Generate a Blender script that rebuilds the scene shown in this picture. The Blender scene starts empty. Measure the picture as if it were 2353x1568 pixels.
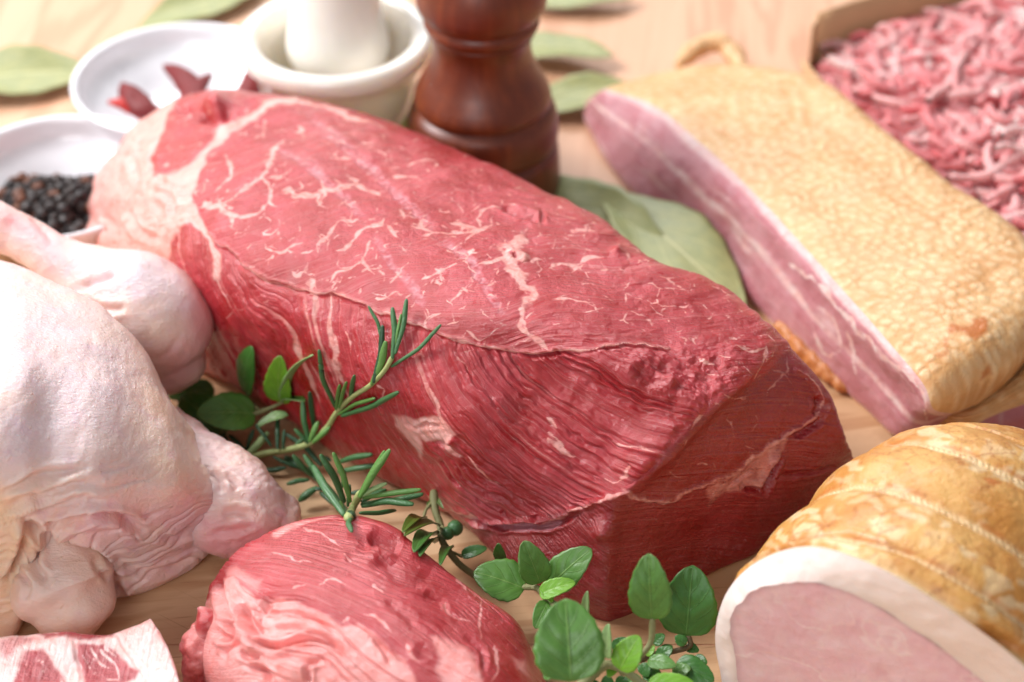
import bpy, math, random
import numpy as np
from math import radians, sin, cos, pi

# ------------------------------------------------------------------ camera, world, light
SC = bpy.context.scene
COL = SC.collection
TH = radians(40.0)
FPX = 3922.0                       # focal length in pixels of a 2353 x 1568 frame
CW, CH = 2353.0, 1568.0
CAM = np.array([0.0, -44.4, 37.3])  # centimetres
cam = bpy.data.cameras.new("camera")
camo = bpy.data.objects.new("camera", cam)
COL.objects.link(camo)
camo.location = [c * 0.01 for c in CAM]
camo.rotation_euler = (radians(90) - TH, 0, 0)
cam.sensor_width = 36.0
cam.lens = FPX / CW * 36.0
cam.clip_start = 0.01
cam.clip_end = 50.0
cam.dof.use_dof = True
cam.dof.focus_distance = 0.475
cam.dof.aperture_fstop = 7.5
SC.camera = camo
SC.view_settings.view_transform = 'Standard'
SC.view_settings.look = 'None'
SC.view_settings.gamma = 1.0
SC.view_settings.use_curve_mapping = False
SC.view_settings.exposure = 0.25
SC.cycles.use_denoising = True
SC.cycles.max_bounces = 8
world = bpy.data.worlds.new("World")
SC.world = world
world.use_nodes = True
world.node_tree.nodes["Background"].inputs[0].default_value = (0.93, 0.96, 1.0, 1)
world.node_tree.nodes["Background"].inputs[1].default_value = 0.23


def area(name, loc, target, sx, sy, power, color=(1, 1, 1)):
    l = bpy.data.lights.new(name, 'AREA')
    l.shape = 'RECTANGLE'
    l.size = sx
    l.size_y = sy
    l.energy = power
    l.color = color
    o = bpy.data.objects.new(name, l)
    COL.objects.link(o)
    o.location = loc
    from mathutils import Vector
    d = Vector(target) - Vector(loc)
    o.rotation_euler = d.to_track_quat('-Z', 'Y').to_euler()
    return o


area("window_light", (-0.95, 0.30, 0.98), (0, 0.0, 0.0), 0.55, 0.55, 23.0, (1.0, 0.98, 0.985))
area("back_window_light", (-0.2, 1.6, 1.3), (0, 0.0, 0.0), 1.6, 0.45, 25.0, (0.98, 0.99, 1.0))
area("front_fill_light", (-0.35, -1.1, 0.8), (0, -0.05, 0.02), 0.6, 0.5, 5.0, (0.98, 0.98, 1.0))  # added fill from the front, brightens the ham's cut face

# ------------------------------------------------------------------ geometry helpers (all in centimetres)


def A(*v):
    return np.array(v, float)


def U(px, py, z=0.0):
    """the point at height z seen at pixel (px, py)"""
    a = (px - CW / 2) / FPX
    b = -(py - CH / 2) / FPX
    d = np.array([a, cos(TH) + b * sin(TH), -sin(TH) + b * cos(TH)])
    t = (z - CAM[2]) / d[2]
    return CAM + d * t


def proj(V):
    d = V - CAM
    x = d[..., 0]
    dep = d[..., 1] * cos(TH) - d[..., 2] * sin(TH)
    up = d[..., 1] * sin(TH) + d[..., 2] * cos(TH)
    return np.stack([CW / 2 + x / dep * FPX, CH / 2 - up / dep * FPX], -1)


def pxcm(P):
    d = P - CAM
    return FPX / (d[1] * cos(TH) - d[2] * sin(TH))


def lin(r, g, b):
    o = []
    for c in (r, g, b):
        c /= 255.0
        o.append(c / 12.92 if c <= 0.04045 else ((c + 0.055) / 1.055) ** 2.4)
    return (o[0], o[1], o[2], 1.0)


_rs = np.random.RandomState(7)
_perm = _rs.permutation(256)
_perm = np.concatenate([_perm, _perm, _perm])
_g3 = _rs.normal(size=(256, 3))
_g3 /= np.linalg.norm(_g3, axis=1)[:, None]


def perlin(x, y, z=0.0):
    x, y, z = np.broadcast_arrays(np.asarray(x, float), y, z)
    xi, yi, zi = np.floor(x).astype(int), np.floor(y).astype(int), np.floor(z).astype(int)
    xf, yf, zf = x - xi, y - yi, z - zi
    fd = lambda t: t * t * t * (t * (t * 6 - 15) + 10)
    u, v, w = fd(xf), fd(yf), fd(zf)
    out = 0
    for i in (0, 1):
        for j in (0, 1):
            for k in (0, 1):
                h = _perm[_perm[_perm[(xi + i) & 255] + ((yi + j) & 255)] + ((zi + k) & 255)]
                g = _g3[h]
                dot = g[..., 0] * (xf - i) + g[..., 1] * (yf - j) + g[..., 2] * (zf - k)
                out = out + (u if i else 1 - u) * (v if j else 1 - v) * (w if k else 1 - w) * dot
    return out * 1.6


def fbm(x, y, z=0.0, o=4):
    s, a = 0, 1.0
    for k in range(o):
        s = s + a * perlin(x * 2 ** k + 13.1 * k, y * 2 ** k + 7.7 * k, z * 2 ** k)
        a *= 0.5
    return s


def worley(x, y, seed=3, jit=0.9):
    """F1, F2 distances and a random number per cell, 2-D"""
    xi, yi = np.floor(x).astype(int), np.floor(y).astype(int)
    f1 = np.full(x.shape, 9.0)
    f2 = np.full(x.shape, 9.0)
    idv = np.zeros(x.shape)
    for i in (-1, 0, 1):
        for j in (-1, 0, 1):
            h = _perm[_perm[(xi + i + seed) & 255] + ((yi + j) & 255)]
            h2 = _perm[h + 31]
            dx = xi + i + 0.5 + (h / 255 - 0.5) * jit - x
            dy = yi + j + 0.5 + (h2 / 255 - 0.5) * jit - y
            d = np.sqrt(dx * dx + dy * dy)
            c = d < f1
            f2 = np.where(c, f1, np.minimum(f2, d))
            idv = np.where(c, _perm[h2 + 17] / 255, idv)
            f1 = np.where(c, d, f1)
    return f1, f2, idv


def sst(a, b, x):
    t = np.clip((x - a) / (b - a), 0, 1)
    return t * t * (3 - 2 * t)


def knots(G, ax):
    d = np.linalg.norm(np.diff(G, axis=ax), axis=-1) ** 0.6
    d = d.mean(axis=1 - ax)
    d = np.maximum(d, 1e-3)
    return np.concatenate([[0], np.cumsum(d)])


def interp(G, kn, t, closed):
    """non-uniform Catmull-Rom along axis 0"""
    n = len(G)
    if closed:
        per = kn[-1]
        Ge = np.concatenate([G[-3:-1] if False else G[-2:], G, G[:3]])
        ke = np.concatenate([kn[n - 2:n] - per, kn[:n], kn[:3] + per])
    else:
        Ge = np.concatenate([[2 * G[0] - G[1]], G, [2 * G[-1] - G[-2]]])
        ke = np.concatenate([[2 * kn[0] - kn[1]], kn, [2 * kn[-1] - kn[-2]]])
    sh = (-1,) + (1,) * (G.ndim - 1)
    dk = np.diff(ke)
    sl = np.diff(Ge, axis=0) / dk.reshape(sh)
    m = np.zeros_like(Ge)
    a, b = dk[:-1].reshape(sh), dk[1:].reshape(sh)
    m[1:-1] = (sl[:-1] * b + sl[1:] * a) / (a + b)
    i = np.clip(np.searchsorted(ke, t, side='right') - 1, 1, len(Ge) - 3)
    h = dk[i].reshape(sh)
    s = ((t - ke[i])).reshape(sh) / h
    p0, p1, m0, m1 = Ge[i], Ge[i + 1], m[i] * h, m[i + 1] * h
    return (2 * s ** 3 - 3 * s ** 2 + 1) * p0 + (s ** 3 - 2 * s ** 2 + s) * m0 + (3 * s ** 2 - 2 * s ** 3) * p1 + (s ** 3 - s ** 2) * m1


class Surf:
    """closed lofted body; rows = sections, columns run round the section"""

    def __init__(s, G, nu, nv, cap0=None, cap1=None, closed=True, dense=None):
        G = np.array(G, float)
        s.ncap0 = 0
        if cap0 is not None:
            c = G[0].mean(0)
            G = np.concatenate([[c + (G[0] - c) * 0.02 + A(*cap0)], [c + (G[0] - c) * 0.62 + A(*cap0) * 0.8], G])
            s.ncap0 = 2
        if cap1 is not None:
            c = G[-1].mean(0)
            G = np.concatenate([G, [c + (G[-1] - c) * 0.62 + A(*cap1) * 0.8], [c + (G[-1] - c) * 0.02 + A(*cap1)]])
        s.G = G
        ku = knots(G, 0)
        if closed:
            Gc = np.concatenate([G, G[:, :1]], 1)
            kv = knots(Gc, 1)
        else:
            kv = knots(G, 1)
        tu = np.linspace(0, ku[-1], nu)
        tv = np.linspace(0, kv[-1], nv + 1)[:-1] if closed else np.linspace(0, kv[-1], nv)
        if dense is not None:
            kd = kv[dense]
            n1_ = int(nv * 0.86)
            tv = np.concatenate([np.linspace(0, kd, n1_ + 1)[:-1], np.linspace(kd, kv[-1], nv - n1_ + 1)[:-1]])
        X = interp(G, ku, tu, False)
        X = interp(X.transpose(1, 0, 2), kv, tv, closed).transpose(1, 0, 2)
        s.V = X
        s.closed = closed
        s.ui = np.interp(tu, ku, np.arange(len(ku))) - s.ncap0
        s.vi = np.interp(tv, kv, np.arange(len(kv)))
        s.UI, s.VI = np.meshgrid(s.ui, s.vi, indexing='ij')
        s.attr = {}
        s.fix()
        s.refresh()

    def fix(s):
        du = np.gradient(s.V, axis=0)
        dv = np.roll(s.V, -1, 1) - np.roll(s.V, 1, 1) if s.closed else np.gradient(s.V, axis=1)
        n = np.cross(du, dv)
        c = s.V.mean((0, 1))
        s.flip = np.einsum('ijk,ijk->', n, s.V - c) < 0

    def refresh(s):
        du = np.gradient(s.V, axis=0)
        dv = np.roll(s.V, -1, 1) - np.roll(s.V, 1, 1) if s.closed else np.gradient(s.V, axis=1)
        n = np.cross(du, dv)
        if s.flip:
            n = -n
        s.N = n / (np.linalg.norm(n, axis=-1, keepdims=True) + 1e-12)
        s.P = proj(s.V)
        s.F = np.einsum('ijk,ijk->ij', s.N, CAM - s.V) > 0
        s.F0 = s.F.astype(float)

    def disp(s, d, refresh=True):
        s.V = s.V + s.N * d[..., None]
        if refresh:
            s.refresh()

    def warp(s, amp, sc, seed=0.0):
        V = s.V / sc
        s.Pw = s.P + np.stack([fbm(V[..., 0] + seed, V[..., 1], V[..., 2], 3), fbm(V[..., 0], V[..., 1] + 31 + seed, V[..., 2], 3)], -1) * amp
        return s.Pw

    def dist(s, pts, P=None, pad=80):
        """distance in pixels to a polyline on the visible side, and how far along it (0..1)"""
        P = s.P if P is None else P
        pts = np.array(pts, float)
        lo, hi = pts.min(0) - pad, pts.max(0) + pad
        m = (P[..., 0] > lo[0]) & (P[..., 0] < hi[0]) & (P[..., 1] > lo[1]) & (P[..., 1] < hi[1]) & s.F
        D = np.full(P.shape[:2], 1e3)
        T = np.zeros(P.shape[:2])
        Q = P[m]
        best = np.full(len(Q), 1e3)
        bt = np.zeros(len(Q))
        L = np.linalg.norm(np.diff(pts, axis=0), axis=1)
        cum = np.concatenate([[0], np.cumsum(L)]) / max(L.sum(), 1e-6)
        for k in range(len(pts) - 1):
            a, b = pts[k], pts[k + 1]
            ab = b - a
            t = np.clip(((Q - a) @ ab) / (ab @ ab + 1e-9), 0, 1)
            d = np.linalg.norm(Q - a - t[:, None] * ab, axis=1)
            c = d < best
            best = np.where(c, d, best)
            bt = np.where(c, cum[k] + t * (cum[k + 1] - cum[k]), bt)
        D[m] = best
        T[m] = bt
        return D, T

    def inside(s, poly, soft=6.0, P=None):
        P = s.P if P is None else P
        poly = np.array(poly, float)
        x, y = P[..., 0], P[..., 1]
        c = np.zeros(x.shape, bool)
        n = len(poly)
        for i in range(n):
            x0, y0 = poly[i]
            x1, y1 = poly[(i + 1) % n]
            if y0 == y1:
                continue
            k = ((y0 > y) != (y1 > y)) & (x < (x1 - x0) * (y - y0) / (y1 - y0) + x0)
            c ^= k
        D, _ = s.dist(np.concatenate([poly, poly[:1]]), P, pad=soft * 3)
        sd = np.where(c, D, -D)
        return sst(-soft, soft, sd) * s.F

    def mesh(s, name, mat, parent=None, cols=None, closed=None, loc=None):
        V = s.V
        closed = s.closed if closed is None else closed
        at = s.attr
        if cols is not None:
            V = V[:, cols]
            at = {k: v[:, cols] for k, v in at.items()}
            closed = False
        nu, nv = V.shape[:2]
        idx = np.arange(nu * nv).reshape(nu, nv)
        if closed:
            a = idx
            b = np.roll(idx, -1, 1)
            q = np.stack([a[:-1], a[1:], b[1:], b[:-1]], -1).reshape(-1, 4)
        else:
            q = np.stack([idx[:-1, :-1], idx[1:, :-1], idx[1:, 1:], idx[:-1, 1:]], -1).reshape(-1, 4)
        if s.flip:
            q = q[:, ::-1]
        return build(name, V.reshape(-1, 3), q, mat, parent, {k: v.reshape((-1,) + v.shape[2:]) for k, v in at.items()}, loc)


def build(name, V, Q, mat, parent=None, attr=None, loc=None, smooth=True):
    """link one mesh object; V in world centimetres, Q quads or triangles"""
    V = np.asarray(V, float)
    if loc is None:
        loc = np.array([V[:, 0].mean(), V[:, 1].mean(), max(V[:, 2].min(), 0)])
    loc = np.asarray(loc, float)
    if parent is not None and not hasattr(parent, '_x'):
        ploc = np.array(parent['_w'][:]) if '_w' in parent else np.zeros(3)
    else:
        ploc = np.zeros(3)
    me = bpy.data.meshes.new(name)
    me.vertices.add(len(V))
    me.vertices.foreach_set("co", ((V - loc) * 0.01).astype(np.float32).ravel())
    Q = np.asarray(Q)
    k = Q.shape[1]
    me.loops.add(Q.size)
    me.loops.foreach_set("vertex_index", Q.astype(np.int32).ravel())
    me.polygons.add(len(Q))
    me.polygons.foreach_set("loop_start", (np.arange(len(Q)) * k).astype(np.int32))
    me.polygons.foreach_set("loop_total", np.full(len(Q), k, np.int32))
    me.update(calc_edges=True)
    me.validate()
    me.polygons.foreach_set("use_smooth", np.full(len(me.polygons), smooth))
    for kk, v in (attr or {}).items():
        if v.ndim == 1:
            at = me.attributes.new(kk, 'FLOAT', 'POINT')
            at.data.foreach_set("value", v.astype(np.float32))
        else:
            at = me.attributes.new(kk, 'FLOAT_VECTOR', 'POINT')
            at.data.foreach_set("vector", v.astype(np.float32).ravel())
    me.materials.append(mat)
    o = bpy.data.objects.new(name, me)
    COL.objects.link(o)
    o['_w'] = [float(c) for c in loc]
    o.location = [float(c) * 0.01 for c in (loc - ploc)]
    if parent is not None:
        o.parent = parent
    return o


def tag(o, label=None, cat=None, group=None, kind=None):
    if label: o['label'] = label
    if cat: o['category'] = cat
    if group: o['group'] = group
    if kind: o['kind'] = kind
    return o


def thing(name, loc, label, cat, group=None):
    o = bpy.data.objects.new(name, None)
    o.empty_display_size = 0.01
    COL.objects.link(o)
    o['_w'] = [float(c) for c in loc]
    o.location = [float(c) * 0.01 for c in loc]
    return tag(o, label, cat, group)


def body(rows, back=0.5, drop=0.5, inner=0.0, out=(0, 1)):
    """rows of (px, py, z), near bottom first, far silhouette last -> closed sections in centimetres"""
    G = []
    for r in rows:
        pts = [U(*p) for p in r]
        B = pts[-1]
        o = np.array([out[0], out[1], 0.0])
        o /= np.linalg.norm(o)
        b1 = B + o * back
        b1[2] = B[2] * drop
        a1 = B + o * (back - inner * 0.5)
        a1[2] = 0.0 if B[2] > 0.3 else B[2] * 0.0
        mid = (pts[0] + a1) / 2
        mid[2] = 0.0
        G.append(pts + [b1, a1, mid])
    return G


def lathe(prof, c, n=72, axis=(0, 0, 1)):
    """profile (r, z) closed by poles -> vertices, quads"""
    prof = np.array(prof, float)
    ax = A(*axis)
    ax /= np.linalg.norm(ax)
    t = A(1, 0, 0) if abs(ax[0]) < 0.9 else A(0, 1, 0)
    e1 = np.cross(ax, t); e1 /= np.linalg.norm(e1)
    e2 = np.cross(ax, e1)
    th = np.linspace(0, 2 * pi, n, endpoint=False)
    ring = np.cos(th)[:, None] * e1 + np.sin(th)[:, None] * e2
    V = np.asarray(c)[None, None] + prof[:, 0][:, None, None] * ring[None] + prof[:, 1][:, None, None] * ax
    m = len(prof)
    idx = np.arange(m * n).reshape(m, n)
    b = np.roll(idx, -1, 1)
    q = np.stack([idx[:-1], b[:-1], b[1:], idx[1:]], -1).reshape(-1, 4)
    return V.reshape(-1, 3), q


def smooth_poly(pts, n=8):
    pts = np.array(pts, float)
    if len(pts) < 3:
        return pts
    kn = np.concatenate([[0], np.cumsum(np.linalg.norm(np.diff(pts, axis=0), axis=1) ** 0.6 + 1e-6)])
    return interp(pts, kn, np.linspace(0, kn[-1], n * (len(pts) - 1) + 1), False)


def tube(pts, rad, nseg=60, nr=32, flat=1.0, up=(0, 0, 1), caps=True):
    """tapered tube through world points -> V [n, nr, 3]"""
    pts = np.array(pts, float)
    rad = np.array(rad, float)
    L = np.linalg.norm(np.diff(pts, axis=0), axis=1)
    if caps:
        d0 = (pts[0] - pts[1]) / L[0]
        d1 = (pts[-1] - pts[-2]) / L[-1]
        pts = np.concatenate([[pts[0] + d0 * rad[0] * 0.9], [pts[0] + d0 * rad[0] * 0.6], pts, [pts[-1] + d1 * rad[-1] * 0.6], [pts[-1] + d1 * rad[-1] * 0.9]])
        rad = np.concatenate([[rad[0] * 0.03], [rad[0] * 0.72], rad, [rad[-1] * 0.72], [rad[-1] * 0.03]])
    kn = np.concatenate([[0], np.cumsum(np.linalg.norm(np.diff(pts, axis=0), axis=1) ** 0.7 + 1e-6)])
    t = np.linspace(0, kn[-1], nseg)
    C = interp(pts, kn, t, False)
    R = np.maximum(interp(rad[:, None], kn, t, False)[:, 0], rad.min() * 0.5)
    T = np.gradient(C, axis=0)
    T /= np.linalg.norm(T, axis=1)[:, None]
    u = A(*up)
    S = np.cross(T, u)
    S /= np.linalg.norm(S, axis=1)[:, None] + 1e-9
    N = np.cross(S, T)
    th = np.linspace(0, 2 * pi, nr, endpoint=False)
    return C[:, None] + R[:, None, None] * (np.cos(th)[None, :, None] * S[:, None] + flat * np.sin(th)[None, :, None] * N[:, None])


class TubeSurf(Surf):
    def __init__(s, *a, **k):
        s.V = tube(*a, **k)
        s.closed = True
        s.attr = {}
        nu, nv = s.V.shape[:2]
        s.UI, s.VI = np.meshgrid(np.linspace(0, 1, nu), np.linspace(0, 1, nv, endpoint=False), indexing='ij')
        s.fix()
        s.refresh()


def crop(x0, y0, w, ow, pts):
    """points read in an enlargement of the photo -> frame pixels"""
    k = w / ow * 0.58825
    return [(x0 * 0.58825 + p[0] * k, y0 * 0.58825 + p[1] * k) + tuple(p[2:]) for p in pts]


C1 = lambda *p: crop(300, 300, 1200, 2352, p)
C2 = lambda *p: crop(1200, 500, 1200, 2352, p)
C3 = lambda *p: crop(2000, 1300, 1400, 2353, p)
C4 = lambda *p: crop(700, 1900, 1500, 2353, p)
C5 = lambda *p: crop(3200, 1000, 800, 1568, p)
C6 = lambda *p: crop(600, 1100, 1400, 1996, p)
C7 = lambda *p: crop(1400, 1800, 1400, 2353, p)
C8 = lambda *p: crop(1200, 900, 1500, 2138, p)
C9 = lambda *p: crop(2600, 1666, 1400, 2195, p)


def rbf(pts, vals, P, lam=1e-3):
    """thin-plate interpolation of values given at pixels"""
    X = np.array(pts, float) / 500.0
    y = np.array(vals, float)
    n = len(X)

    def phi(r2):
        return 0.5 * r2 * np.log(r2 + 1e-9)
    r2 = ((X[:, None] - X[None]) ** 2).sum(-1)
    K = phi(r2) + np.eye(n) * lam
    Q = np.concatenate([np.ones((n, 1)), X], 1)
    M = np.block([[K, Q], [Q.T, np.zeros((3, 3))]])
    w = np.linalg.solve(M, np.concatenate([y, np.zeros(3)]))
    sh = P.shape[:-1]
    Z = P.reshape(-1, 2) / 500.0
    out = np.zeros(len(Z))
    for a in range(0, len(Z), 40000):
        z = Z[a:a + 40000]
        out[a:a + 40000] = phi(((z[:, None] - X[None]) ** 2).sum(-1)) @ w[:n] + w[n] + z @ w[n + 1:]
    return out.reshape(sh)


# ------------------------------------------------------------------ material helpers
class NT:
    def __init__(s, name):
        s.m = bpy.data.materials.new(name)
        s.m.use_nodes = True
        s.t = s.m.node_tree
        s.t.nodes.clear()
        s.out = s.t.nodes.new('ShaderNodeOutputMaterial')
        s.b = s.t.nodes.new('ShaderNodeBsdfPrincipled')
        s.t.links.new(s.b.outputs[0], s.out.inputs[0])
        s.tc = s.t.nodes.new('ShaderNodeTexCoord')

    def L(s, a, b):
        s.t.links.new(a, b)

    def val(s, sock, v):
        if hasattr(v, 'is_linked') or hasattr(v, 'links'):
            s.L(v, sock)
        else:
            sock.default_value = v

    def obj(s, scale=(100, 100, 100), rot=(0, 0, 0)):
        n = s.t.nodes.new('ShaderNodeMapping')
        n.inputs['Scale'].default_value = scale
        n.inputs['Rotation'].default_value = rot
        s.L(s.tc.outputs['Object'], n.inputs[0])
        return n.outputs[0]

    def mapv(s, v, scale=(1, 1, 1), loc=(0, 0, 0)):
        n = s.t.nodes.new('ShaderNodeMapping')
        n.inputs['Scale'].default_value = scale
        n.inputs['Location'].default_value = loc
        s.L(v, n.inputs[0])
        return n.outputs[0]

    def noise(s, v, scale, detail=4, rough=0.55, dist=0.0):
        n = s.t.nodes.new('ShaderNodeTexNoise')
        n.inputs['Scale'].default_value = scale
        n.inputs['Detail'].default_value = detail
        n.inputs['Roughness'].default_value = rough
        n.inputs['Distortion'].default_value = dist
        s.L(v, n.inputs['Vector'])
        return n.outputs['Fac']

    def voro(s, v, scale, feature='F1', out='Distance', rnd=1.0):
        n = s.t.nodes.new('ShaderNodeTexVoronoi')
        n.feature = feature
        n.inputs['Scale'].default_value = scale
        n.inputs['Randomness'].default_value = rnd
        s.L(v, n.inputs['Vector'])
        return n.outputs[out]

    def at(s, name, vec=False):
        n = s.t.nodes.new('ShaderNodeAttribute')
        n.attribute_name = name
        return n.outputs['Vector'] if vec else n.outputs['Fac']

    def mix(s, f, a, b):
        n = s.t.nodes.new('ShaderNodeMix')
        n.data_type = 'RGBA'
        s.val(n.inputs[0], f)
        s.val(n.inputs[6], a)
        s.val(n.inputs[7], b)
        return n.outputs[2]

    def math(s, op, a, b=0.0, c=0.0, clamp=False):
        n = s.t.nodes.new('ShaderNodeMath')
        n.operation = op
        n.use_clamp = clamp
        s.val(n.inputs[0], a)
        s.val(n.inputs[1], b)
        s.val(n.inputs[2], c)
        return n.outputs[0]

    def ramp(s, f, stops):
        n = s.t.nodes.new('ShaderNodeValToRGB')
        e = n.color_ramp.elements
        while len(e) < len(stops):
            e.new(0.5)
        for k, (p, c) in enumerate(stops):
            e[k].position = p
            e[k].color = c if len(c) == 4 else tuple(c) + (1,)
        s.L(f, n.inputs[0])
        return n.outputs[0]

    def step(s, f, a, b):
        n = s.t.nodes.new('ShaderNodeMapRange')
        n.interpolation_type = 'SMOOTHSTEP'
        s.val(n.inputs[0], f)
        n.inputs[1].default_value = a
        n.inputs[2].default_value = b
        return n.outputs[0]

    def bump(s, h, strength=0.3, dist=0.001, prev=None):
        n = s.t.nodes.new('ShaderNodeBump')
        n.inputs['Strength'].default_value = strength
        n.inputs['Distance'].default_value = dist
        s.L(h, n.inputs['Height'])
        if prev is not None:
            s.L(prev, n.inputs['Normal'])
        return n.outputs[0]

    def vadd(s, a, b, k):
        n = s.t.nodes.new('ShaderNodeVectorMath')
        n.operation = 'MULTIPLY_ADD'
        s.L(b, n.inputs[0])
        n.inputs[1].default_value = (k, k, k)
        s.L(a, n.inputs[2])
        return n.outputs[0]

    def set(s, **k):
        for kk, v in k.items():
            s.val(s.b.inputs[kk.replace('_', ' ')], v)
        return s

    def sss(s, w, r, scale):
        s.b.inputs['Subsurface Weight'].default_value = w
        s.b.inputs['Subsurface Radius'].default_value = r
        s.b.inputs['Subsurface Scale'].default_value = scale


G1 = lambda v: (v, v, v, 1)
# ------------------------------------------------------------------ materials


def mat_meat(name, lean, lean2, fat, rough=0.34, fine=1.0, marb=0.0, sss=0.25, spec=0.35, coat=0.7):
    n = NT(name)
    v = n.obj()
    f = n.at('fat')
    big = n.noise(v, 0.9, 3)
    mid = n.noise(v, 5.0, 5, 0.6)
    fl = n.at('flow', True)
    fib = n.noise(n.mapv(fl, (3.0, 0.5, 0.5)), 1.0, 4, 0.6, 0.3)
    # fine threads of fat that follow the fibres
    lo = n.mix(n.step(big, 0.3, 0.7), lean, lean2)
    lo = n.mix(n.math('MULTIPLY', n.step(mid, 0.45, 0.8), 0.3), lo, lean2)
    lo = n.mix(n.math('MULTIPLY', n.step(fib, 0.52, 0.78), 0.30), lo, fat)
    lo = n.mix(n.math('MULTIPLY', n.step(fib, 0.46, 0.25), 0.25), lo, (lean[0] * .7, lean[1] * .45, lean[2] * .5, 1))
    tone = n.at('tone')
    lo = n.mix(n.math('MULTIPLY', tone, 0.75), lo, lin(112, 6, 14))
    if marb > 0:
        w = n.vadd(v, n.noise(v, 1.6, 4), 0.35)
        e = n.voro(w, 1.25, 'DISTANCE_TO_EDGE')
        g = n.math('MULTIPLY', n.step(e, 0.075, 0.0), n.step(n.noise(v, 2.3, 3), 0.48, 0.66))
        m2 = n.at('marb')
        f = n.math('MAXIMUM', f, n.math('MULTIPLY', n.math('MULTIPLY', g, m2), marb))
    lo = n.mix(n.math('MULTIPLY', n.at('band'), 0.42), lo, lin(236, 176, 186))  # painted sheen bands, and the pale sinew strip
    fatc = n.mix(n.step(n.noise(v, 2.2, 4), 0.35, 0.75), fat, (min(1, fat[0] * 1.0), fat[1] * .72, fat[2] * .68, 1))
    ff = n.step(n.math('ADD', f, n.math('MULTIPLY', n.math('SUBTRACT', mid, 0.5), 0.35)), 0.12, 0.95)
    col = n.mix(ff, lo, fatc)
    n.set(Base_Color=col)
    r = n.math('ADD', rough, n.math('MULTIPLY', n.math('SUBTRACT', n.noise(v, 3.0, 4), 0.5), 0.35))
    n.set(Roughness=r)
    n.b.inputs['IOR'].default_value = 1.42
    n.b.inputs['Specular IOR Level'].default_value = spec
    b1 = n.bump(n.noise(v, 9.0, 6, 0.65), 0.45 * fine, 0.0012)
    b2 = n.bump(fib, 0.55 * fine, 0.0012, b1)
    b3 = n.bump(n.noise(v, 2.5, 3, 0.6), 0.35 * fine, 0.002, b2)
    n.set(Normal=b3)
    n.sss(sss, (1.0, 0.28, 0.2), 0.004)
    n.b.inputs['Coat Weight'].default_value = coat
    n.b.inputs['Coat Roughness'].default_value = 0.09
    n.b.inputs['Coat IOR'].default_value = 1.75 if coat > 0.5 else 1.5
    n.L(b3, n.b.inputs['Coat Normal'])
    return n.m


M = {}
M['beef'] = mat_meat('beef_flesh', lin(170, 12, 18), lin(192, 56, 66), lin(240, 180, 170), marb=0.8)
M['steak'] = mat_meat('steak_flesh', lin(166, 20, 26), lin(190, 60, 68), lin(238, 164, 160), marb=0.6)
M['pork'] = mat_meat('pork_flesh', lin(156, 36, 46), lin(186, 70, 78), lin(246, 212, 208), marb=0.8)
M['bacon'] = mat_meat('bacon_flesh', lin(182, 114, 122), lin(198, 142, 148), lin(228, 206, 200), coat=0.3, rough=0.42, fine=0.5, sss=0.2)
M['ham'] = mat_meat('ham_flesh', lin(236, 188, 196), lin(242, 206, 210), lin(248, 230, 228), coat=0.3, rough=0.4, fine=0.35, sss=0.25)


def mat_skin():
    n = NT('chicken_skin')
    v = n.obj()
    big = n.noise(v, 0.55, 4, 0.6)
    mid = n.noise(v, 1.7, 4, 0.6)
    c = n.mix(n.step(big, 0.3, 0.7), lin(232, 208, 204), lin(238, 204, 186))
    c = n.mix(n.math('MULTIPLY', n.step(mid, 0.5, 0.8), 0.6), c, lin(226, 184, 196))
    c = n.mix(n.math('MULTIPLY', n.at('pink'), 0.85), c, lin(228, 142, 148))
    c = n.mix(n.math('MULTIPLY', n.at('yellow'), 0.7), c, lin(244, 208, 150))
    c = n.mix(n.math('MULTIPLY', n.at('blue'), 0.6), c, lin(206, 190, 206))
    # small pores
    e = n.voro(n.vadd(v, n.noise(v, 2, 2), 0.6), 3.6, 'F1')
    pore = n.step(e, 0.20, 0.0)
    c = n.mix(n.math('MULTIPLY', pore, 0.32), c, lin(250, 214, 170))
    n.set(Base_Color=c)
    n.set(Roughness=n.math('ADD', 0.22, n.math('MULTIPLY', n.noise(v, 2.0, 4), 0.3)))
    b = n.bump(n.noise(n.mapv(v, (2.0, 5.0, 5.0)), 2.2, 5, 0.62, 0.6), 0.32, 0.0018)
    b = n.bump(pore, 0.3, 0.0008, b)
    b = n.bump(n.noise(v, 11.0, 4, 0.6), 0.16, 0.0008, b)
    n.set(Normal=b)
    n.L(b, n.b.inputs['Coat Normal'])
    n.sss(0.35, (1.0, 0.45, 0.32), 0.006)
    n.b.inputs['Coat Weight'].default_value = 0.3
    n.b.inputs['Coat Roughness'].default_value = 0.2
    return n.m


M['skin'] = mat_skin()


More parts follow.
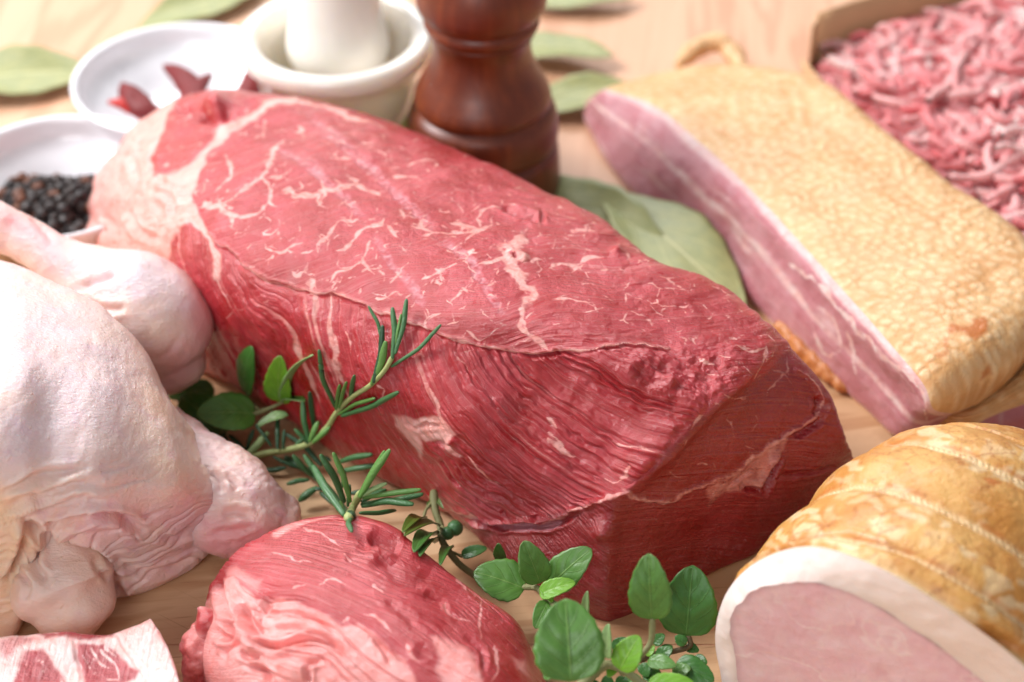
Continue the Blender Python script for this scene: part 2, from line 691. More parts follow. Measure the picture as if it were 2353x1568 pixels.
def mat_crust(name, c1, c2, c3, cellcol, scale, cells=1.0, veins=0.0):
    n = NT(name)
    v = n.obj()
    w = n.vadd(v, n.noise(v, 1.5, 3), 0.5)
    big = n.noise(v, 0.5, 4, 0.6)
    c = n.mix(n.step(big, 0.35, 0.68), c1, c2)
    c = n.mix(n.step(n.noise(v, 1.6, 5, 0.65), 0.55, 0.8), c, c3)
    if cells > 0:
        cell = n.at('cell')
        c = n.mix(n.math('MULTIPLY', cell, cells), c, cellcol)
    if veins > 0:
        e = n.voro(n.vadd(v, n.noise(v, 3.0, 4), 0.7), scale, 'DISTANCE_TO_EDGE')
        c = n.mix(n.math('MULTIPLY', n.math('MULTIPLY', n.step(e, 0.055, 0.0), n.step(n.noise(v, 0.9, 2), 0.4, 0.6)), veins), c, c3)
        sp = n.voro(v, 0.9, 'F1')
        c = n.mix(n.step(sp, 0.055, 0.03), c, lin(120, 60, 24))
    c = n.mix(n.at('brown'), c, lin(186, 104, 36))
    n.set(Base_Color=c)
    n.set(Roughness=n.math('ADD', 0.30, n.math('MULTIPLY', n.noise(v, 2.5, 4), 0.3)))
    b = n.bump(n.noise(w, 4.5, 6, 0.62), 0.4, 0.0018)
    b = n.bump(n.noise(v, 14.0, 3), 0.2, 0.0006, b)
    n.set(Normal=b)
    n.sss(0.2, (1.0, 0.55, 0.25), 0.004)
    n.b.inputs['Coat Weight'].default_value = 0.2
    n.b.inputs['Coat Roughness'].default_value = 0.25
    return n.m


M['bacon_rind'] = mat_crust('bacon_rind', lin(206, 150, 92), lin(216, 170, 116), lin(186, 126, 66), lin(238, 210, 168), 2.0, cells=0.6)
M['ham_rind'] = mat_crust('ham_rind', lin(192, 130, 58), lin(214, 164, 94), lin(156, 84, 26), lin(240, 220, 180), 1.6, cells=0.5, veins=0.6)


def mat_simple(name, col, rough=0.4, sss=0.0, rad=(1, 1, 1), sc=0.002, coat=0.0, bump=0.0, bscale=10, spec=0.5):
    n = NT(name)
    v = n.obj()
    k = n.step(n.noise(v, 1.2, 3), 0.3, 0.7)
    n.set(Base_Color=n.mix(n.math('MULTIPLY', k, 0.25), col, (col[0] * .86, col[1] * .86, col[2] * .86, 1)))
    n.set(Roughness=rough)
    n.b.inputs['Specular IOR Level'].default_value = spec
    if sss:
        n.sss(sss, rad, sc)
    if coat:
        n.b.inputs['Coat Weight'].default_value = coat
        n.b.inputs['Coat Roughness'].default_value = 0.08
    if bump:
        n.set(Normal=n.bump(n.noise(v, bscale, 4), bump, 0.0006))
    return n.m


M['fat'] = mat_simple('ham_fat', lin(246, 228, 220), 0.38, 0.4, (1, .7, .6), 0.006, bump=0.3, bscale=3)
M['porcelain'] = mat_simple('white_porcelain', lin(240, 240, 244), 0.12, coat=0.5)
M['alabaster'] = mat_simple('alabaster', lin(242, 236, 226), 0.2, 0.5, (1, .85, .6), 0.01, coat=0.3)
M['chili'] = mat_simple('dried_chili', lin(112, 8, 10), 0.6, coat=0.0, bump=0.5, bscale=3)
M['chili_red'] = mat_simple('bright_chili', lin(180, 26, 14), 0.55, coat=0.0, bump=0.4, bscale=3)
M['card'] = mat_simple('brown_paperboard', lin(206, 164, 122), 0.75, bump=0.2, bscale=20)
M['herb_stem'] = mat_simple('herb_stem', lin(128, 128, 84), 0.6, 0.1, bump=0.6, bscale=14)
M['green_stem'] = mat_simple('rosemary_stem', lin(164, 176, 112), 0.6, 0.1, bump=0.6, bscale=14)
M['dark_stem'] = mat_simple('dark_herb_stem', lin(96, 80, 54), 0.7, bump=0.8, bscale=12)


def mat_pepper():
    n = NT('peppercorn_skin')
    v = n.obj()
    e = n.voro(v, 7.0, 'F1')
    c = n.mix(n.step(n.noise(v, 5, 3), 0.4, 0.7), lin(34, 28, 28), lin(58, 44, 38))
    n.set(Base_Color=c, Roughness=0.5)
    n.set(Normal=n.bump(e, 0.8, 0.0006))
    m2 = n.m.copy()
    m2.name = 'brown_peppercorn_skin'
    for nd in m2.node_tree.nodes:
        if nd.type == 'MIX':
            nd.inputs[6].default_value = lin(92, 50, 30)
            nd.inputs[7].default_value = lin(124, 72, 42)
    return n.m, m2


M['pepper'], M['pepper_brown'] = mat_pepper()


def mat_mill():
    n = NT('varnished_brown_wood')
    v = n.obj()
    g = n.noise(n.mapv(v, (1.0, 1.0, 0.10)), 2.0, 5, 0.6, 0.2)
    c = n.ramp(g, [(0.25, lin(92, 34, 12)), (0.5, lin(112, 46, 18)), (0.75, lin(136, 62, 26))])
    n.set(Base_Color=c, Roughness=0.45)
    n.b.inputs['Coat Weight'].default_value = 0.35
    n.b.inputs['Coat Roughness'].default_value = 0.3
    return n.m


M['mill'] = mat_mill()


def mat_wood():
    n = NT('beech_table_wood')
    v = n.obj(rot=(0, 0, radians(8)))
    w = n.noise(n.mapv(v, (0.10, 0.018, 1.0)), 1.0, 4, 0.55, 1.2)
    ring = n.math('SINE', n.math('MULTIPLY', w, 46.0))
    fine = n.noise(n.mapv(v, (3.2, 0.10, 1.0)), 1.0, 6, 0.65)
    c = n.mix(n.step(w, 0.3, 0.7), lin(216, 172, 140), lin(206, 156, 122))
    c = n.mix(n.math('MULTIPLY', n.step(ring, 0.1, 1.0), 0.5), c, lin(184, 126, 92))
    c = n.mix(n.math('MULTIPLY', n.step(fine, 0.5, 0.75), 0.5), c, lin(174, 120, 84))
    pore = n.noise(n.mapv(v, (9.0, 0.5, 1.0)), 1.0, 2)
    c = n.mix(n.math('MULTIPLY', n.step(pore, 0.66, 0.75), 0.45), c, lin(160, 104, 66))
    n.set(Base_Color=c)
    n.set(Roughness=0.5)
    n.set(Normal=n.bump(fine, 0.25, 0.0008))
    return n.m


M['wood'] = mat_wood()


def mat_board():
    n = NT('chopping_board_wood')
    v = n.obj(rot=(0, 0, radians(-7)))
    w = n.noise(n.mapv(v, (0.03, 0.22, 1.0)), 1.0, 4, 0.55, 1.0)
    ring = n.math('SINE', n.math('MULTIPLY', w, 40.0))
    fine = n.noise(n.mapv(v, (0.12, 3.2, 1.0)), 1.0, 6, 0.65)
    c = n.mix(n.step(w, 0.3, 0.7), lin(218, 184, 144), lin(206, 166, 124))
    c = n.mix(n.math('MULTIPLY', n.step(ring, 0.1, 1.0), 0.55), c, lin(178, 128, 86))
    c = n.mix(n.math('MULTIPLY', n.step(fine, 0.5, 0.78), 0.5), c, lin(184, 134, 92))
    v2 = n.obj(rot=(0, 0, radians(31)))
    cut = n.noise(n.mapv(v2, (0.25, 14.0, 1.0)), 1.0, 1)
    c = n.mix(n.math('MULTIPLY', n.step(cut, 0.70, 0.76), 0.35), c, lin(140, 96, 62))
    c = n.mix(n.math('MULTIPLY', n.step(n.noise(v, 0.30, 5, 0.6), 0.52, 0.66), 0.35), c, lin(150, 92, 66))
    pore = n.noise(n.mapv(v, (0.6, 9.0, 1.0)), 1.0, 2)
    c = n.mix(n.math('MULTIPLY', n.step(pore, 0.64, 0.74), 0.5), c, lin(150, 98, 60))
    n.set(Base_Color=c, Roughness=0.5)
    n.set(Normal=n.bump(fine, 0.3, 0.0008))
    return n.m


M['board'] = mat_board()


def mat_leaf(name, top, vein, under, rough=0.45, gloss=0.3, quilt=1.0, trans=0.0):
    n = NT(name)
    v = n.obj()
    lu, lv = n.at('lu'), n.at('lv')
    au = n.math('ABSOLUTE', lu)
    mid = n.step(au, 0.055, 0.015)
    ph = n.math('FRACT', n.math('SUBTRACT', n.math('MULTIPLY', lv, 4.0), n.math('MULTIPLY', au, 1.7)))
    sd = n.math('ABSOLUTE', n.math('SUBTRACT', ph, 0.5))
    side = n.math('MULTIPLY', n.step(sd, 0.06, 0.0), n.step(au, 0.95, 0.5))
    vv = n.math('MAXIMUM', mid, n.math('MULTIPLY', side, 0.6))
    c = n.mix(n.step(n.noise(v, 2.2, 4), 0.3, 0.7), top, (top[0] * 1.25, top[1] * 1.15, top[2] * 1.1, 1))
    c = n.mix(n.math('MULTIPLY', n.step(n.noise(v, 9, 3), 0.5, 0.75), 0.3), c, (top[0] * .6, top[1] * .7, top[2] * .6, 1))
    c = n.mix(n.math('MULTIPLY', vv, 0.6), c, vein)
    geo = n.t.nodes.new('ShaderNodeNewGeometry')
    und = n.at('under')
    c = n.mix(und, c, under)
    n.set(Base_Color=c, Roughness=rough)
    b = n.bump(n.noise(v, 14, 3), 0.2, 0.0004)
    b = n.bump(n.math('SUBTRACT', 1.0, vv), 0.5 * quilt, 0.0010, b)
    n.set(Normal=b)
    n.b.inputs['Coat Weight'].default_value = gloss
    n.b.inputs['Coat Roughness'].default_value = 0.3
    if trans:
        tr = n.t.nodes.new('ShaderNodeBsdfTranslucent')
        n.L(c, tr.inputs[0])
        mx = n.t.nodes.new('ShaderNodeMixShader')
        mx.inputs[0].default_value = trans
        n.L(n.b.outputs[0], mx.inputs[1])
        n.L(tr.outputs[0], mx.inputs[2])
        n.L(mx.outputs[0], n.out.inputs[0])
    return n.m


M['leaf'] = mat_leaf('oregano_leaf', lin(84, 132, 54), lin(130, 168, 84), lin(150, 186, 120), trans=0.2)
M['leaf_bright'] = mat_leaf('oregano_leaf_bright', lin(118, 176, 50), lin(170, 210, 100), lin(150, 186, 120), trans=0.25)
M['leaf_dark'] = mat_leaf('oregano_leaf_dark', lin(54, 108, 38), lin(96, 146, 72), lin(100, 140, 80), trans=0.12)
M['leaf_pale'] = mat_leaf('oregano_leaf_underside', lin(146, 184, 120), lin(180, 206, 150), lin(150, 186, 120), trans=0.2)
M['thyme'] = mat_leaf('thyme_leaf', lin(74, 104, 26), lin(110, 136, 50), lin(110, 130, 70), trans=0.12)
M['bay'] = mat_leaf('bay_leaf', lin(140, 146, 96), lin(200, 198, 146), lin(150, 156, 112), rough=0.5, gloss=0.1, quilt=0.6)
M['needle'] = mat_simple('rosemary_needle', lin(60, 108, 60), 0.42, coat=0.15, bump=0.6, bscale=16)
M['needle_dark'] = mat_simple('rosemary_needle_dark', lin(38, 78, 46), 0.42, coat=0.15, bump=0.6, bscale=16)
M['needle_light'] = mat_simple('rosemary_needle_light', lin(92, 138, 64), 0.45, coat=0.1, bump=0.6, bscale=16)
M['needle_pale'] = mat_simple('rosemary_needle_underside', lin(150, 178, 118), 0.5, bump=0.6, bscale=16)


def mat_mince():
    n = NT('minced_meat')
    v = n.obj()
    k = n.at('tone')
    c = n.ramp(k, [(0.0, lin(190, 76, 80)), (0.4, lin(218, 128, 130)), (0.7, lin(232, 166, 164)), (1.0, lin(244, 214, 208))])
    c = n.mix(n.math('MULTIPLY', n.step(n.noise(v, 4, 3), 0.55, 0.75), 0.4), c, lin(244, 200, 194))
    n.set(Base_Color=c, Roughness=0.35)
    n.set(Normal=n.bump(n.noise(v, 6, 5), 0.7, 0.0015))
    n.sss(0.25, (1, .3, .2), 0.004)
    return n.m


M['mince'] = mat_mince()
# ------------------------------------------------------------------ the setting: table
def slab(name, x0, x1, y0, y1, z0, z1, mat):
    V = [(x0, y0, z0), (x1, y0, z0), (x1, y1, z0), (x0, y1, z0), (x0, y0, z1), (x1, y0, z1), (x1, y1, z1), (x0, y1, z1)]
    Q = [(0, 3, 2, 1), (4, 5, 6, 7), (0, 1, 5, 4), (1, 2, 6, 5), (2, 3, 7, 6), (3, 0, 4, 7)]
    return build(name, V, Q, mat, loc=(0, 0, z0), smooth=False)


tag(slab('table', -110, 110, -70, 110, -3.0, -0.02, M['wood']), kind='structure')
yb = U(1176, 505, 0)[1]
ys = U(1640, 1482, 0)[1]
for y0_, y1_ in ((ys + 0.03, yb), (-60, ys - 0.03)):
    tag(slab('table_planks', -60, 60, y0_, y1_, -0.015, 0.0, M['board']), kind='structure')

# ------------------------------------------------------------------ beef
R = [
    [(192, 572, 0), (203, 530, 1), (222, 470, 2.2), (236, 405, 3.0), (268, 350, 3.5), (308, 315, 3.9), (345, 272, 3.9)],
    [(270, 760, 0), (280, 640, 2.2), (300, 540, 3.8), (330, 450, 4.9), (370, 370, 5.2), (410, 300, 5.2), (470, 213, 4.8)],
    [(400, 820, 0), (400, 720, 2.2), (400, 610, 4.4), (450, 500, 6), (520, 400, 6.3), (590, 310, 6), (650, 222, 5.2)],
    [(520, 875, 0), (515, 790, 2.4), (535, 690, 4.9), (600, 600, 6.3), (680, 480, 6.8), (760, 370, 6.4), (835, 260, 5.3)],
    [(640, 945, 0), (642, 850, 2.7), (675, 760, 5.1), (740, 675, 6.3), (840, 560, 7), (930, 440, 6.7), (1010, 325, 5.5)],
    [(760, 1030, 0), (770, 940, 2.7), (812, 830, 5.2), (870, 715, 6.4), (980, 610, 7.1), (1090, 500, 6.8), (1200, 415, 5.8)],
    [(880, 1095, 0), (890, 1010, 2.5), (930, 900, 5.1), (990, 772, 6.4), (1110, 690, 7.1), (1240, 580, 6.8), (1365, 492, 5.8)],
    [(1045, 1190, 0), (1050, 1110, 2.4), (1080, 980, 4.9), (1150, 812, 6.3), (1280, 760, 6.9), (1400, 660, 6.7), (1518, 602, 5.8)],
    [(1155, 1290, 0), (1165, 1192, 1.6), (1220, 1060, 4.2), (1310, 880, 5.9), (1420, 850, 6.4), (1540, 760, 6.4), (1655, 652, 5.7)],
    [(1290, 1392, 0), (1290, 1192, 2.8), (1370, 1120, 4), (1440, 970, 5.5), (1550, 920, 5.9), (1660, 830, 6), (1765, 742, 5.4)],
    [(1395, 1428, 0), (1410, 1172, 3.9), (1452, 1125, 4.4), (1520, 1068, 5.0), (1605, 985, 5.4), (1706, 886, 5.6), (1810, 785, 5.1)],
    [(1415, 1424, 0), (1450, 1165, 3.75), (1490, 1122, 4.1), (1560, 1055, 4.6), (1640, 970, 5.0), (1730, 880, 5.2), (1818, 800, 4.95)],
    [(1480, 1398, 0), (1500, 1170, 3.3), (1570, 1150, 3.2), (1680, 1100, 3.1), (1790, 1035, 3.2), (1868, 950, 3.7), (1905, 897, 3.9)],
    [(1560, 1360, 0), (1590, 1270, 1.0), (1660, 1225, 1.2), (1750, 1180, 1.4), (1850, 1120, 1.7), (1915, 1040, 2.4), (1944, 1020, 2.4)],
    [(1620, 1325, 0), (1650, 1308, 0.1), (1720, 1280, 0.1), (1790, 1240, .1), (1880, 1170, .15), (1935, 1110, 0.4), (1948, 1070, .8)],
]
beef = Surf(body(R, 0.55, 0.5, out=(0.55, 0.83)), 1000, 680, dense=6, cap0=(-0.9, 0.5, -0.3), cap1=(-0.5, 0.3, -0.15))
Pw = beef.warp(7, 0.9)
V = beef.V
X, Y, Z = V[..., 0], V[..., 1], V[..., 2]
fat = np.zeros(X.shape)
d = np.zeros(X.shape)


def vnoise(s):
    q = s.V
    s.vn = fbm(q[..., 0] * 2.4, q[..., 1] * 2.4, q[..., 2] * 2.4, 3)
    s.vn2 = fbm(q[..., 0] * 6, q[..., 1] * 6, q[..., 2] * 6, 2)
    w = q * 2.6
    s.Pw = s.Pw + 2.6 * np.stack([fbm(w[..., 0] + 3, w[..., 1], w[..., 2], 2), fbm(w[..., 0], w[..., 1] + 17, w[..., 2], 2)], -1)
    return s.Pw


def spurs(lst, rs, n=3, lo=8, hi=26):
    """little side branches that leave each vein of fat"""
    out = []
    for pts, w0, w1 in lst:
        q = np.array([p[:2] for p in pts], float)
        L = np.linalg.norm(np.diff(q, axis=0), axis=1)
        for _ in range(rs.randint(1, n + 1)):
            k = rs.randint(len(L))
            t = rs.rand()
            b = q[k] + (q[k + 1] - q[k]) * t
            d = (q[k + 1] - q[k]) / max(L[k], 1)
            a = rs.choice([-1, 1]) * rs.uniform(0.5, 1.3)
            d = np.array([d[0] * cos(a) - d[1] * sin(a), d[0] * sin(a) + d[1] * cos(a)])
            ln = rs.uniform(lo, hi)
            e = b + d * ln * 0.5 + rs.normal(size=2) * 2
            out.append(([tuple(b), tuple(e), tuple(e + d * ln * 0.5 + rs.normal(size=2) * 4)], min(w0, 4) * 0.7, 1.2))
    return out


def veins(s, fat, lst, P=None, sc=1.0):
    for pts, w0, w1 in lst:
        D, T = s.dist(smooth_poly(pts, 4) if len(pts) > 2 else pts, P, pad=40)
        w = (w0 + (w1 - w0) * T) * sc
        tap = np.clip(0.35 + 5 * T, 0, 1) * np.clip(0.2 + 4 * (1 - T), 0, 1) if w0 < 8 else 1.0
        w = np.maximum(w * (0.92 + 1.0 * s.vn) * tap, 0.8)
        k = (1 - sst(0.45, 1.35, D / w)) * (0.86 + 0.3 * s.vn2)
        k = np.maximum(k, 0.30 * np.exp(-(D / (w * 2.2)) ** 2))
        fat[:] = np.maximum(fat, np.clip(k, 0, 1) * s.F)


seam = C1((1010, 1220), (1120, 1300), (1260, 1440), (1400, 1530)) + C2((0, 1245), (200, 1265), (350, 1320), (500, 1390)) + \
    C8((640, 530), (750, 592), (1000, 640), (1240, 685), (1400, 680), (1560, 668), (1700, 640), (1850, 630), (2000, 650))
low_poly = C1((750, 1140), (850, 1110)) + seam + C3((1100, 180), (1280, 330), (1250, 520), (1080, 640), (900, 900), (700, 1050), (300, 1220), (0, 1250)) + \
    [(900, 1250), (500, 1000), (300, 800), (330, 650)]
low = beef.inside(low_poly, 7, Pw)
endp = C3((1840, 100), (1700, 250), (1450, 400), (1290, 520), (1100, 680), (980, 800), (900, 950), (720, 1060), (380, 1160), (0, 1250)) + \
    [(1040, 1210), (1350, 1480), (2000, 1300), (2000, 900)]
end = beef.inside(endp, 8, Pw)

# lean and fat regions
fp = C1((-400, 1750), (-200, 1200), (0, 300), (480, 100), (760, 180), (735, 240), (640, 420), (565, 600), (590, 780), (850, 660), (960, 560), (1100, 430), (1300, 300),
        (1450, 205), (1700, 150), (1705, 215), (1480, 255), (1350, 335), (1160, 470), (1015, 570), (990, 650), (900, 850), (890, 960), (960, 1100), (1015, 1240),
        (1100, 1360), (1110, 1568), (1060, 1560), (1040, 1400), (1000, 1270), (850, 1110), (760, 1150), (715, 1260), (690, 1400), (900, 1750))
fat = np.maximum(fat, beef.inside(fp, 7, Pw))
vl = [
    (C1((1590, 470), (1510, 560), (1460, 700), (1420, 790), (1300, 860), (1160, 960), (1000, 980)), 7, 7),
    (C1((1430, 780), (1480, 850), (1490, 950), (1540, 970)), 7, 4), (C1((1480, 790), (1560, 770), (1660, 710)), 6, 2.5),
    (C1((1140, 600), (1160, 680), (1180, 760), (1100, 830), (1060, 880)), 6, 4), (C1((1610, 850), (1680, 920), (1800, 890), (1900, 860), (1870, 820)), 9, 5),
    (C1((1850, 890), (1870, 990)), 6, 4), (C1((980, 970), (1080, 1000), (1200, 1070), (1330, 1060), (1450, 990)), 9, 3.5),
    (C1((1190, 1080), (1160, 1180)), 5, 2), (C1((1700, 370), (1740, 410), (1690, 420)), 5, 3), (C1((1430, 320), (1420, 460)), 3, 3),
    (C1((1900, 860), (2080, 840), (2140, 780), (2080, 730)), 5, 3), (C1((2140, 800), (2260, 860), (2330, 900)), 5, 3),
    (C1((1440, 1270), (1450, 1330), (1560, 1350), (1640, 1290), (1730, 1250)), 4, 4), (C1((1430, 1180), (1480, 1200), (1560, 1160)), 3, 2),
    (C1((1970, 640), (2110, 620)), 3, 3), (C1((1850, 1270), (1890, 1230), (2000, 1130), (2100, 1090)), 4, 2.5),
    (C1((2050, 1120), (2150, 1080)), 3, 2), (C1((1640, 1490), (1680, 1530), (1740, 1500)), 4, 3), (C1((1500, 1380), (1460, 1420)), 3, 2),
    (C1((2230, 1240), (2200, 1340), (2180, 1420), (2290, 1520)), 5, 3), (C1((2170, 1430), (2020, 1460)), 4, 2),
    (C2((590, 690), (560, 735), (480, 760), (380, 820), (290, 900), (200, 930)), 5, 3), (C2((600, 740), (650, 800), (730, 880)), 4.5, 2),
    (C2((470, 850), (440, 950), (420, 1020), (460, 1080), (520, 1120)), 3, 3), (C2((400, 1030), (310, 1080), (220, 1110), (170, 1200)), 7, 2),
    (C2((780, 270), (960, 250), (1010, 300)), 3, 4), (C2((650, 375), (850, 370)), 3, 2), (C2((380, 410), (450, 470), (560, 510)), 6, 3),
    (C2((310, 350), (380, 420), (280, 440), (130, 460), (0, 510)), 5, 5), (C2((110, 400), (130, 470), (100, 600)), 6, 3),
    (C2((1110, 710), (1220, 760), (1300, 790), (1400, 760)), 6, 9), (C2((1310, 770), (1315, 680), (1420, 610), (1500, 600)), 7, 3), (C2((1290, 800), (1200, 890)), 5, 2),
    (C2((800, 740), (900, 765), (980, 800), (1080, 790), (1260, 800)), 3.5, 5), (C2((980, 800), (880, 820)), 4, 2),
    (C2((880, 1170), (1000, 1130), (1060, 1080)), 3, 3), (C2((1020, 1130), (1030, 1190)), 5, 3), (C2((1190, 1225), (1215, 1235)), 8, 7),
    (C2((1190, 1240), (1100, 1340)), 3, 2), (C2((1130, 1000), (1220, 1000), (1180, 950)), 4, 4), (C2((675, 1110), (695, 1115)), 6, 6), (C2((680, 1130), (640, 1210)), 3, 2),
    (C2((520, 1320), (600, 1310), (700, 1270)), 3, 2), (C2((930, 1560), (920, 1500), (960, 1450), (1020, 1420)), 4, 3), (C2((1060, 1510), (1170, 1480)), 3, 2),
    (C2((1560, 940), (1520, 1000), (1580, 1060), (1640, 1150)), 22, 15), (C2((1650, 850), (1600, 920), (1650, 1000)), 16, 18),
    (C2((1640, 1150), (1700, 1230), (1720, 1270), (1650, 1380)), 14, 8), (C2((1650, 1380), (1640, 1460), (1620, 1530), (1680, 1568)), 9, 7),
    (C8((1195, 480), (1220, 560), (1290, 610), (1350, 670)), 7, 6), (C2((1490, 1020), (1400, 1060), (1300, 1070)), 7, 3),
    (C2((1880, 1300), (2000, 1320), (2200, 1340)), 4, 3), (C2((1840, 1100), (1920, 1040), (2050, 1040), (2150, 980), (2300, 990)), 3, 3),
    (C2((2050, 1040), (2040, 1080)), 7, 4), (C2((2040, 780), (2140, 770), (2140, 735)), 6, 4), (C2((20, 1180), (40, 1250)), 8, 9), (C2((1700, 1030), (1780, 1020)), 4, 2),
    (C2((140, 850), (70, 900), (80, 960)), 4, 2), (C2((700, 630), (740, 680)), 5, 3), (C2((850, 700), (900, 760)), 6, 5),
    (C8((890, 560), (960, 600), (1070, 550)), 3, 2), (C8((1000, 600), (990, 640)), 3, 2), (C8((1280, 590), (1160, 630)), 3, 1.5),
    (C1((1480, 240), (1700, 195), (2000, 275), (2352, 372)), 6, 4),
    (C8((1430, 190), (1500, 180), (1600, 150), (1680, 150)), 4, 2),
    (C3((600, 940), (680, 980), (750, 960), (780, 890)), 5, 6), (C3((1460, 90), (1560, 120), (1650, 95)), 3, 4), (C3((1655, 90), (1660, 150), (1620, 240), (1600, 300)), 5, 2),
    (C3((1350, 155), (1420, 190)), 4, 2), (C3((220, 570), (300, 640)), 7, 4), (C3((230, 700), (320, 770), (420, 810)), 6, 4),
    (C3((1430, 550), (1440, 620), (1455, 700)), 2.2, 2), (C3((1440, 600), (1420, 560)), 5, 2), (C3((1250, 550), (1180, 645)), 4.5, 3), (C3((1600, 550), (1625, 590), (1580, 640)), 2.2, 2),
    (C3((1400, 410), (1480, 440), (1560, 400)), 2.5, 3.5), (C3((1820, 160), (1830, 235), (1700, 350), (1680, 400)), 2.5, 2), (C3((1160, 690), (1130, 760)), 2.5, 2),
    (C3((1030, 900), (1060, 935), (1130, 940)), 2.5, 2), (C3((1320, 860), (1330, 900)), 2, 2), (C3((1200, 860), (1280, 870)), 2, 2),
    (C3((1720, 250), (1800, 270), (1840, 330)), 2.5, 2), (C3((1540, 740), (1600, 760)), 2, 2),
    (C8((680, 880), (720, 950), (740, 1040)), 4, 8), (C8((130, 510), (140, 620), (160, 760), (190, 850)), 6, 9), (C8((220, 560), (245, 700)), 4, 3),
    (C8((380, 860), (420, 900), (400, 950)), 5, 3), (C8((1700, 1180), (1850, 1220), (2000, 1260)), 4, 3), (C8((900, 1260), (1000, 1360), (1100, 1430)), 3, 4),
    (C8((1330, 1130), (1450, 1230)), 4, 3),
]
Pc = Pw.copy()
Pw = vnoise(beef)
fv = np.zeros(X.shape)
veins(beef, fv, vl, Pw)
fat = np.maximum(fat, 0.84 * fv)
fv[:] = 0
rs_ = np.random.RandomState(5)
veins(beef, fv, spurs(vl[:60], rs_), Pw)
extra = []
for _ in range(60):
    x, y = rs_.uniform(430, 1650), rs_.uniform(240, 830)
    a = rs_.choice([-0.5, 0.9, -1.1]) + rs_.normal() * 0.25
    ln = rs_.uniform(5, 22)
    extra.append(([(x, y), (x + cos(a) * ln, y + sin(a) * ln), (x + cos(a) * ln * 1.6 + rs_.normal() * 4, y + sin(a) * ln * 1.6 + rs_.normal() * 4)], rs_.uniform(1.5, 3), 1.2))
veins(beef, fv, extra, Pw)
fat = np.maximum(fat, 0.66 * fv)
bands = np.zeros(X.shape)  # pale sheen along the net marks, painted into the colour
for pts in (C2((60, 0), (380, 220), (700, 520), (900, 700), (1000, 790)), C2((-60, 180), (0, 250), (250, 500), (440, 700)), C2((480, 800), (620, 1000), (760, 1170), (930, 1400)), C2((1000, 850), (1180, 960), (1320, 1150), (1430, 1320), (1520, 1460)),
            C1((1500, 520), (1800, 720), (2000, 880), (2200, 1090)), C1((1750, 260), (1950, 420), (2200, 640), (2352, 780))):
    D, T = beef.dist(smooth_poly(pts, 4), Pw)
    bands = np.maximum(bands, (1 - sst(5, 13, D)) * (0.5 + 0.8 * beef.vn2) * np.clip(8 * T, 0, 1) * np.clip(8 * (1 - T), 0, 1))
# the pale curd like patches
for poly in (C8((470, 1020), (600, 1050), (740, 1035), (835, 1140), (800, 1190), (860, 1265), (780, 1235), (720, 1170), (640, 1160), (645, 1285), (560, 1160), (500, 1080)),
             C3((1270, 1000), (1500, 890), (1650, 760), (1830, 680), (1740, 820), (1680, 985), (1640, 1040), (1530, 1040), (1400, 1060), (1275, 1150)),
             C3((1270, 1010), (900, 1120), (740, 1070), (720, 1030), (800, 1060), (900, 1085), (1060, 1065), (1250, 985), (1500, 870), (1600, 800))):
    fat = np.maximum(fat, (0.86 + 0.2 * beef.vn) * beef.inside(poly, 8, Pw))
sl = C7((450, 240), (560, 310), (700, 350), (860, 402), (1000, 410), (1330, 380), (1400, 330), (1550, 280), (1720, 230)) + C3((800, 1080), (900, 1100), (1060, 1080), (1250, 1000), (1500, 880), (1700, 740), (1900, 620), (2020, 530), (2050, 430), (2025, 350), (1880, 240))
veins(beef, fat, [(seam, 1.8, 2.2), (sl, 3.5, 5.5)], Pw)
D, T = beef.dist(seam, Pw)
fat = np.maximum(fat, 0.5 * np.exp(-(D / 9) ** 2) * (1 - low))

# fibre field: each traced fibre gets its own number
fl, va = [], []


def fibre(v, pts):
    q = smooth_poly(pts, 4)[::2]
    fl.extend([tuple(c[:2]) for c in q])
    va.extend([v] * len(q))


fibre(16, C8((750, 600), (800, 780), (920, 960), (1060, 1130), (1300, 1330), (1500, 1450)))
fibre(24, C8((1000, 650), (1120, 830), (1280, 990), (1480, 1130), (1700, 1260), (1850, 1330)))
fibre(31, C8((1240, 690), (1400, 840), (1600, 960), (1850, 1080), (2030, 1150)))
fibre(37, C8((1450, 690), (1650, 790), (1850, 900), (2100, 1010)))
fibre(42, C8((1700, 650), (1900, 720), (2138, 830)))
fibre(10, C8((600, 520), (640, 760), (740, 1000), (900, 1200), (1150, 1400), (1350, 1540)))
fibre(4, C8((350, 430), (380, 700), (480, 950), (640, 1220), (850, 1450), (1000, 1560)))
fibre(-3, C8((100, 360), (130, 650), (230, 950), (420, 1250), (560, 1440)))
fibre(-11, C1((1000, 1240), (1080, 1500), (1200, 1750), (1450, 2100)))
fibre(-17, C1((760, 1180), (790, 1350), (900, 1600), (1050, 1900)))
psi = rbf(fl, va, beef.P)
Gx = np.stack([X, Y, Z], -1)
n1 = fbm(X / 3, Y / 3, Z / 3, 2)
psw = psi + 0.8 * n1 + 0.35 * fbm(X * 1.1, Y * 1.1, Z * 1.1, 2)
side = Z * 0.35 + Y * 0.12
g = np.abs(perlin(psw * 0.85, side * 0.45, 1.3))
g2 = np.abs(perlin(psw * 1.15 + 5, side * 0.6, 4.3))
gz = fbm(X / 2.2 + 9, Y / 2.2, Z / 2.2, 2)
right = sst(1000, 1120, beef.P[..., 0])
amp = 0.45 + 0.55 * right
gb = np.abs(perlin(psw * 0.50 + 0.25 * fbm(X * 2, Y * 2, Z * 2, 2), side * 0.3, 1.3))
d += low * amp * (0.105 * sst(0.0, 0.34, gb) + 0.03 * gz - (0.03 + 0.045 * sst(-0.2, 0.6, gz)) * np.exp(-(g2 / 0.20) ** 2))
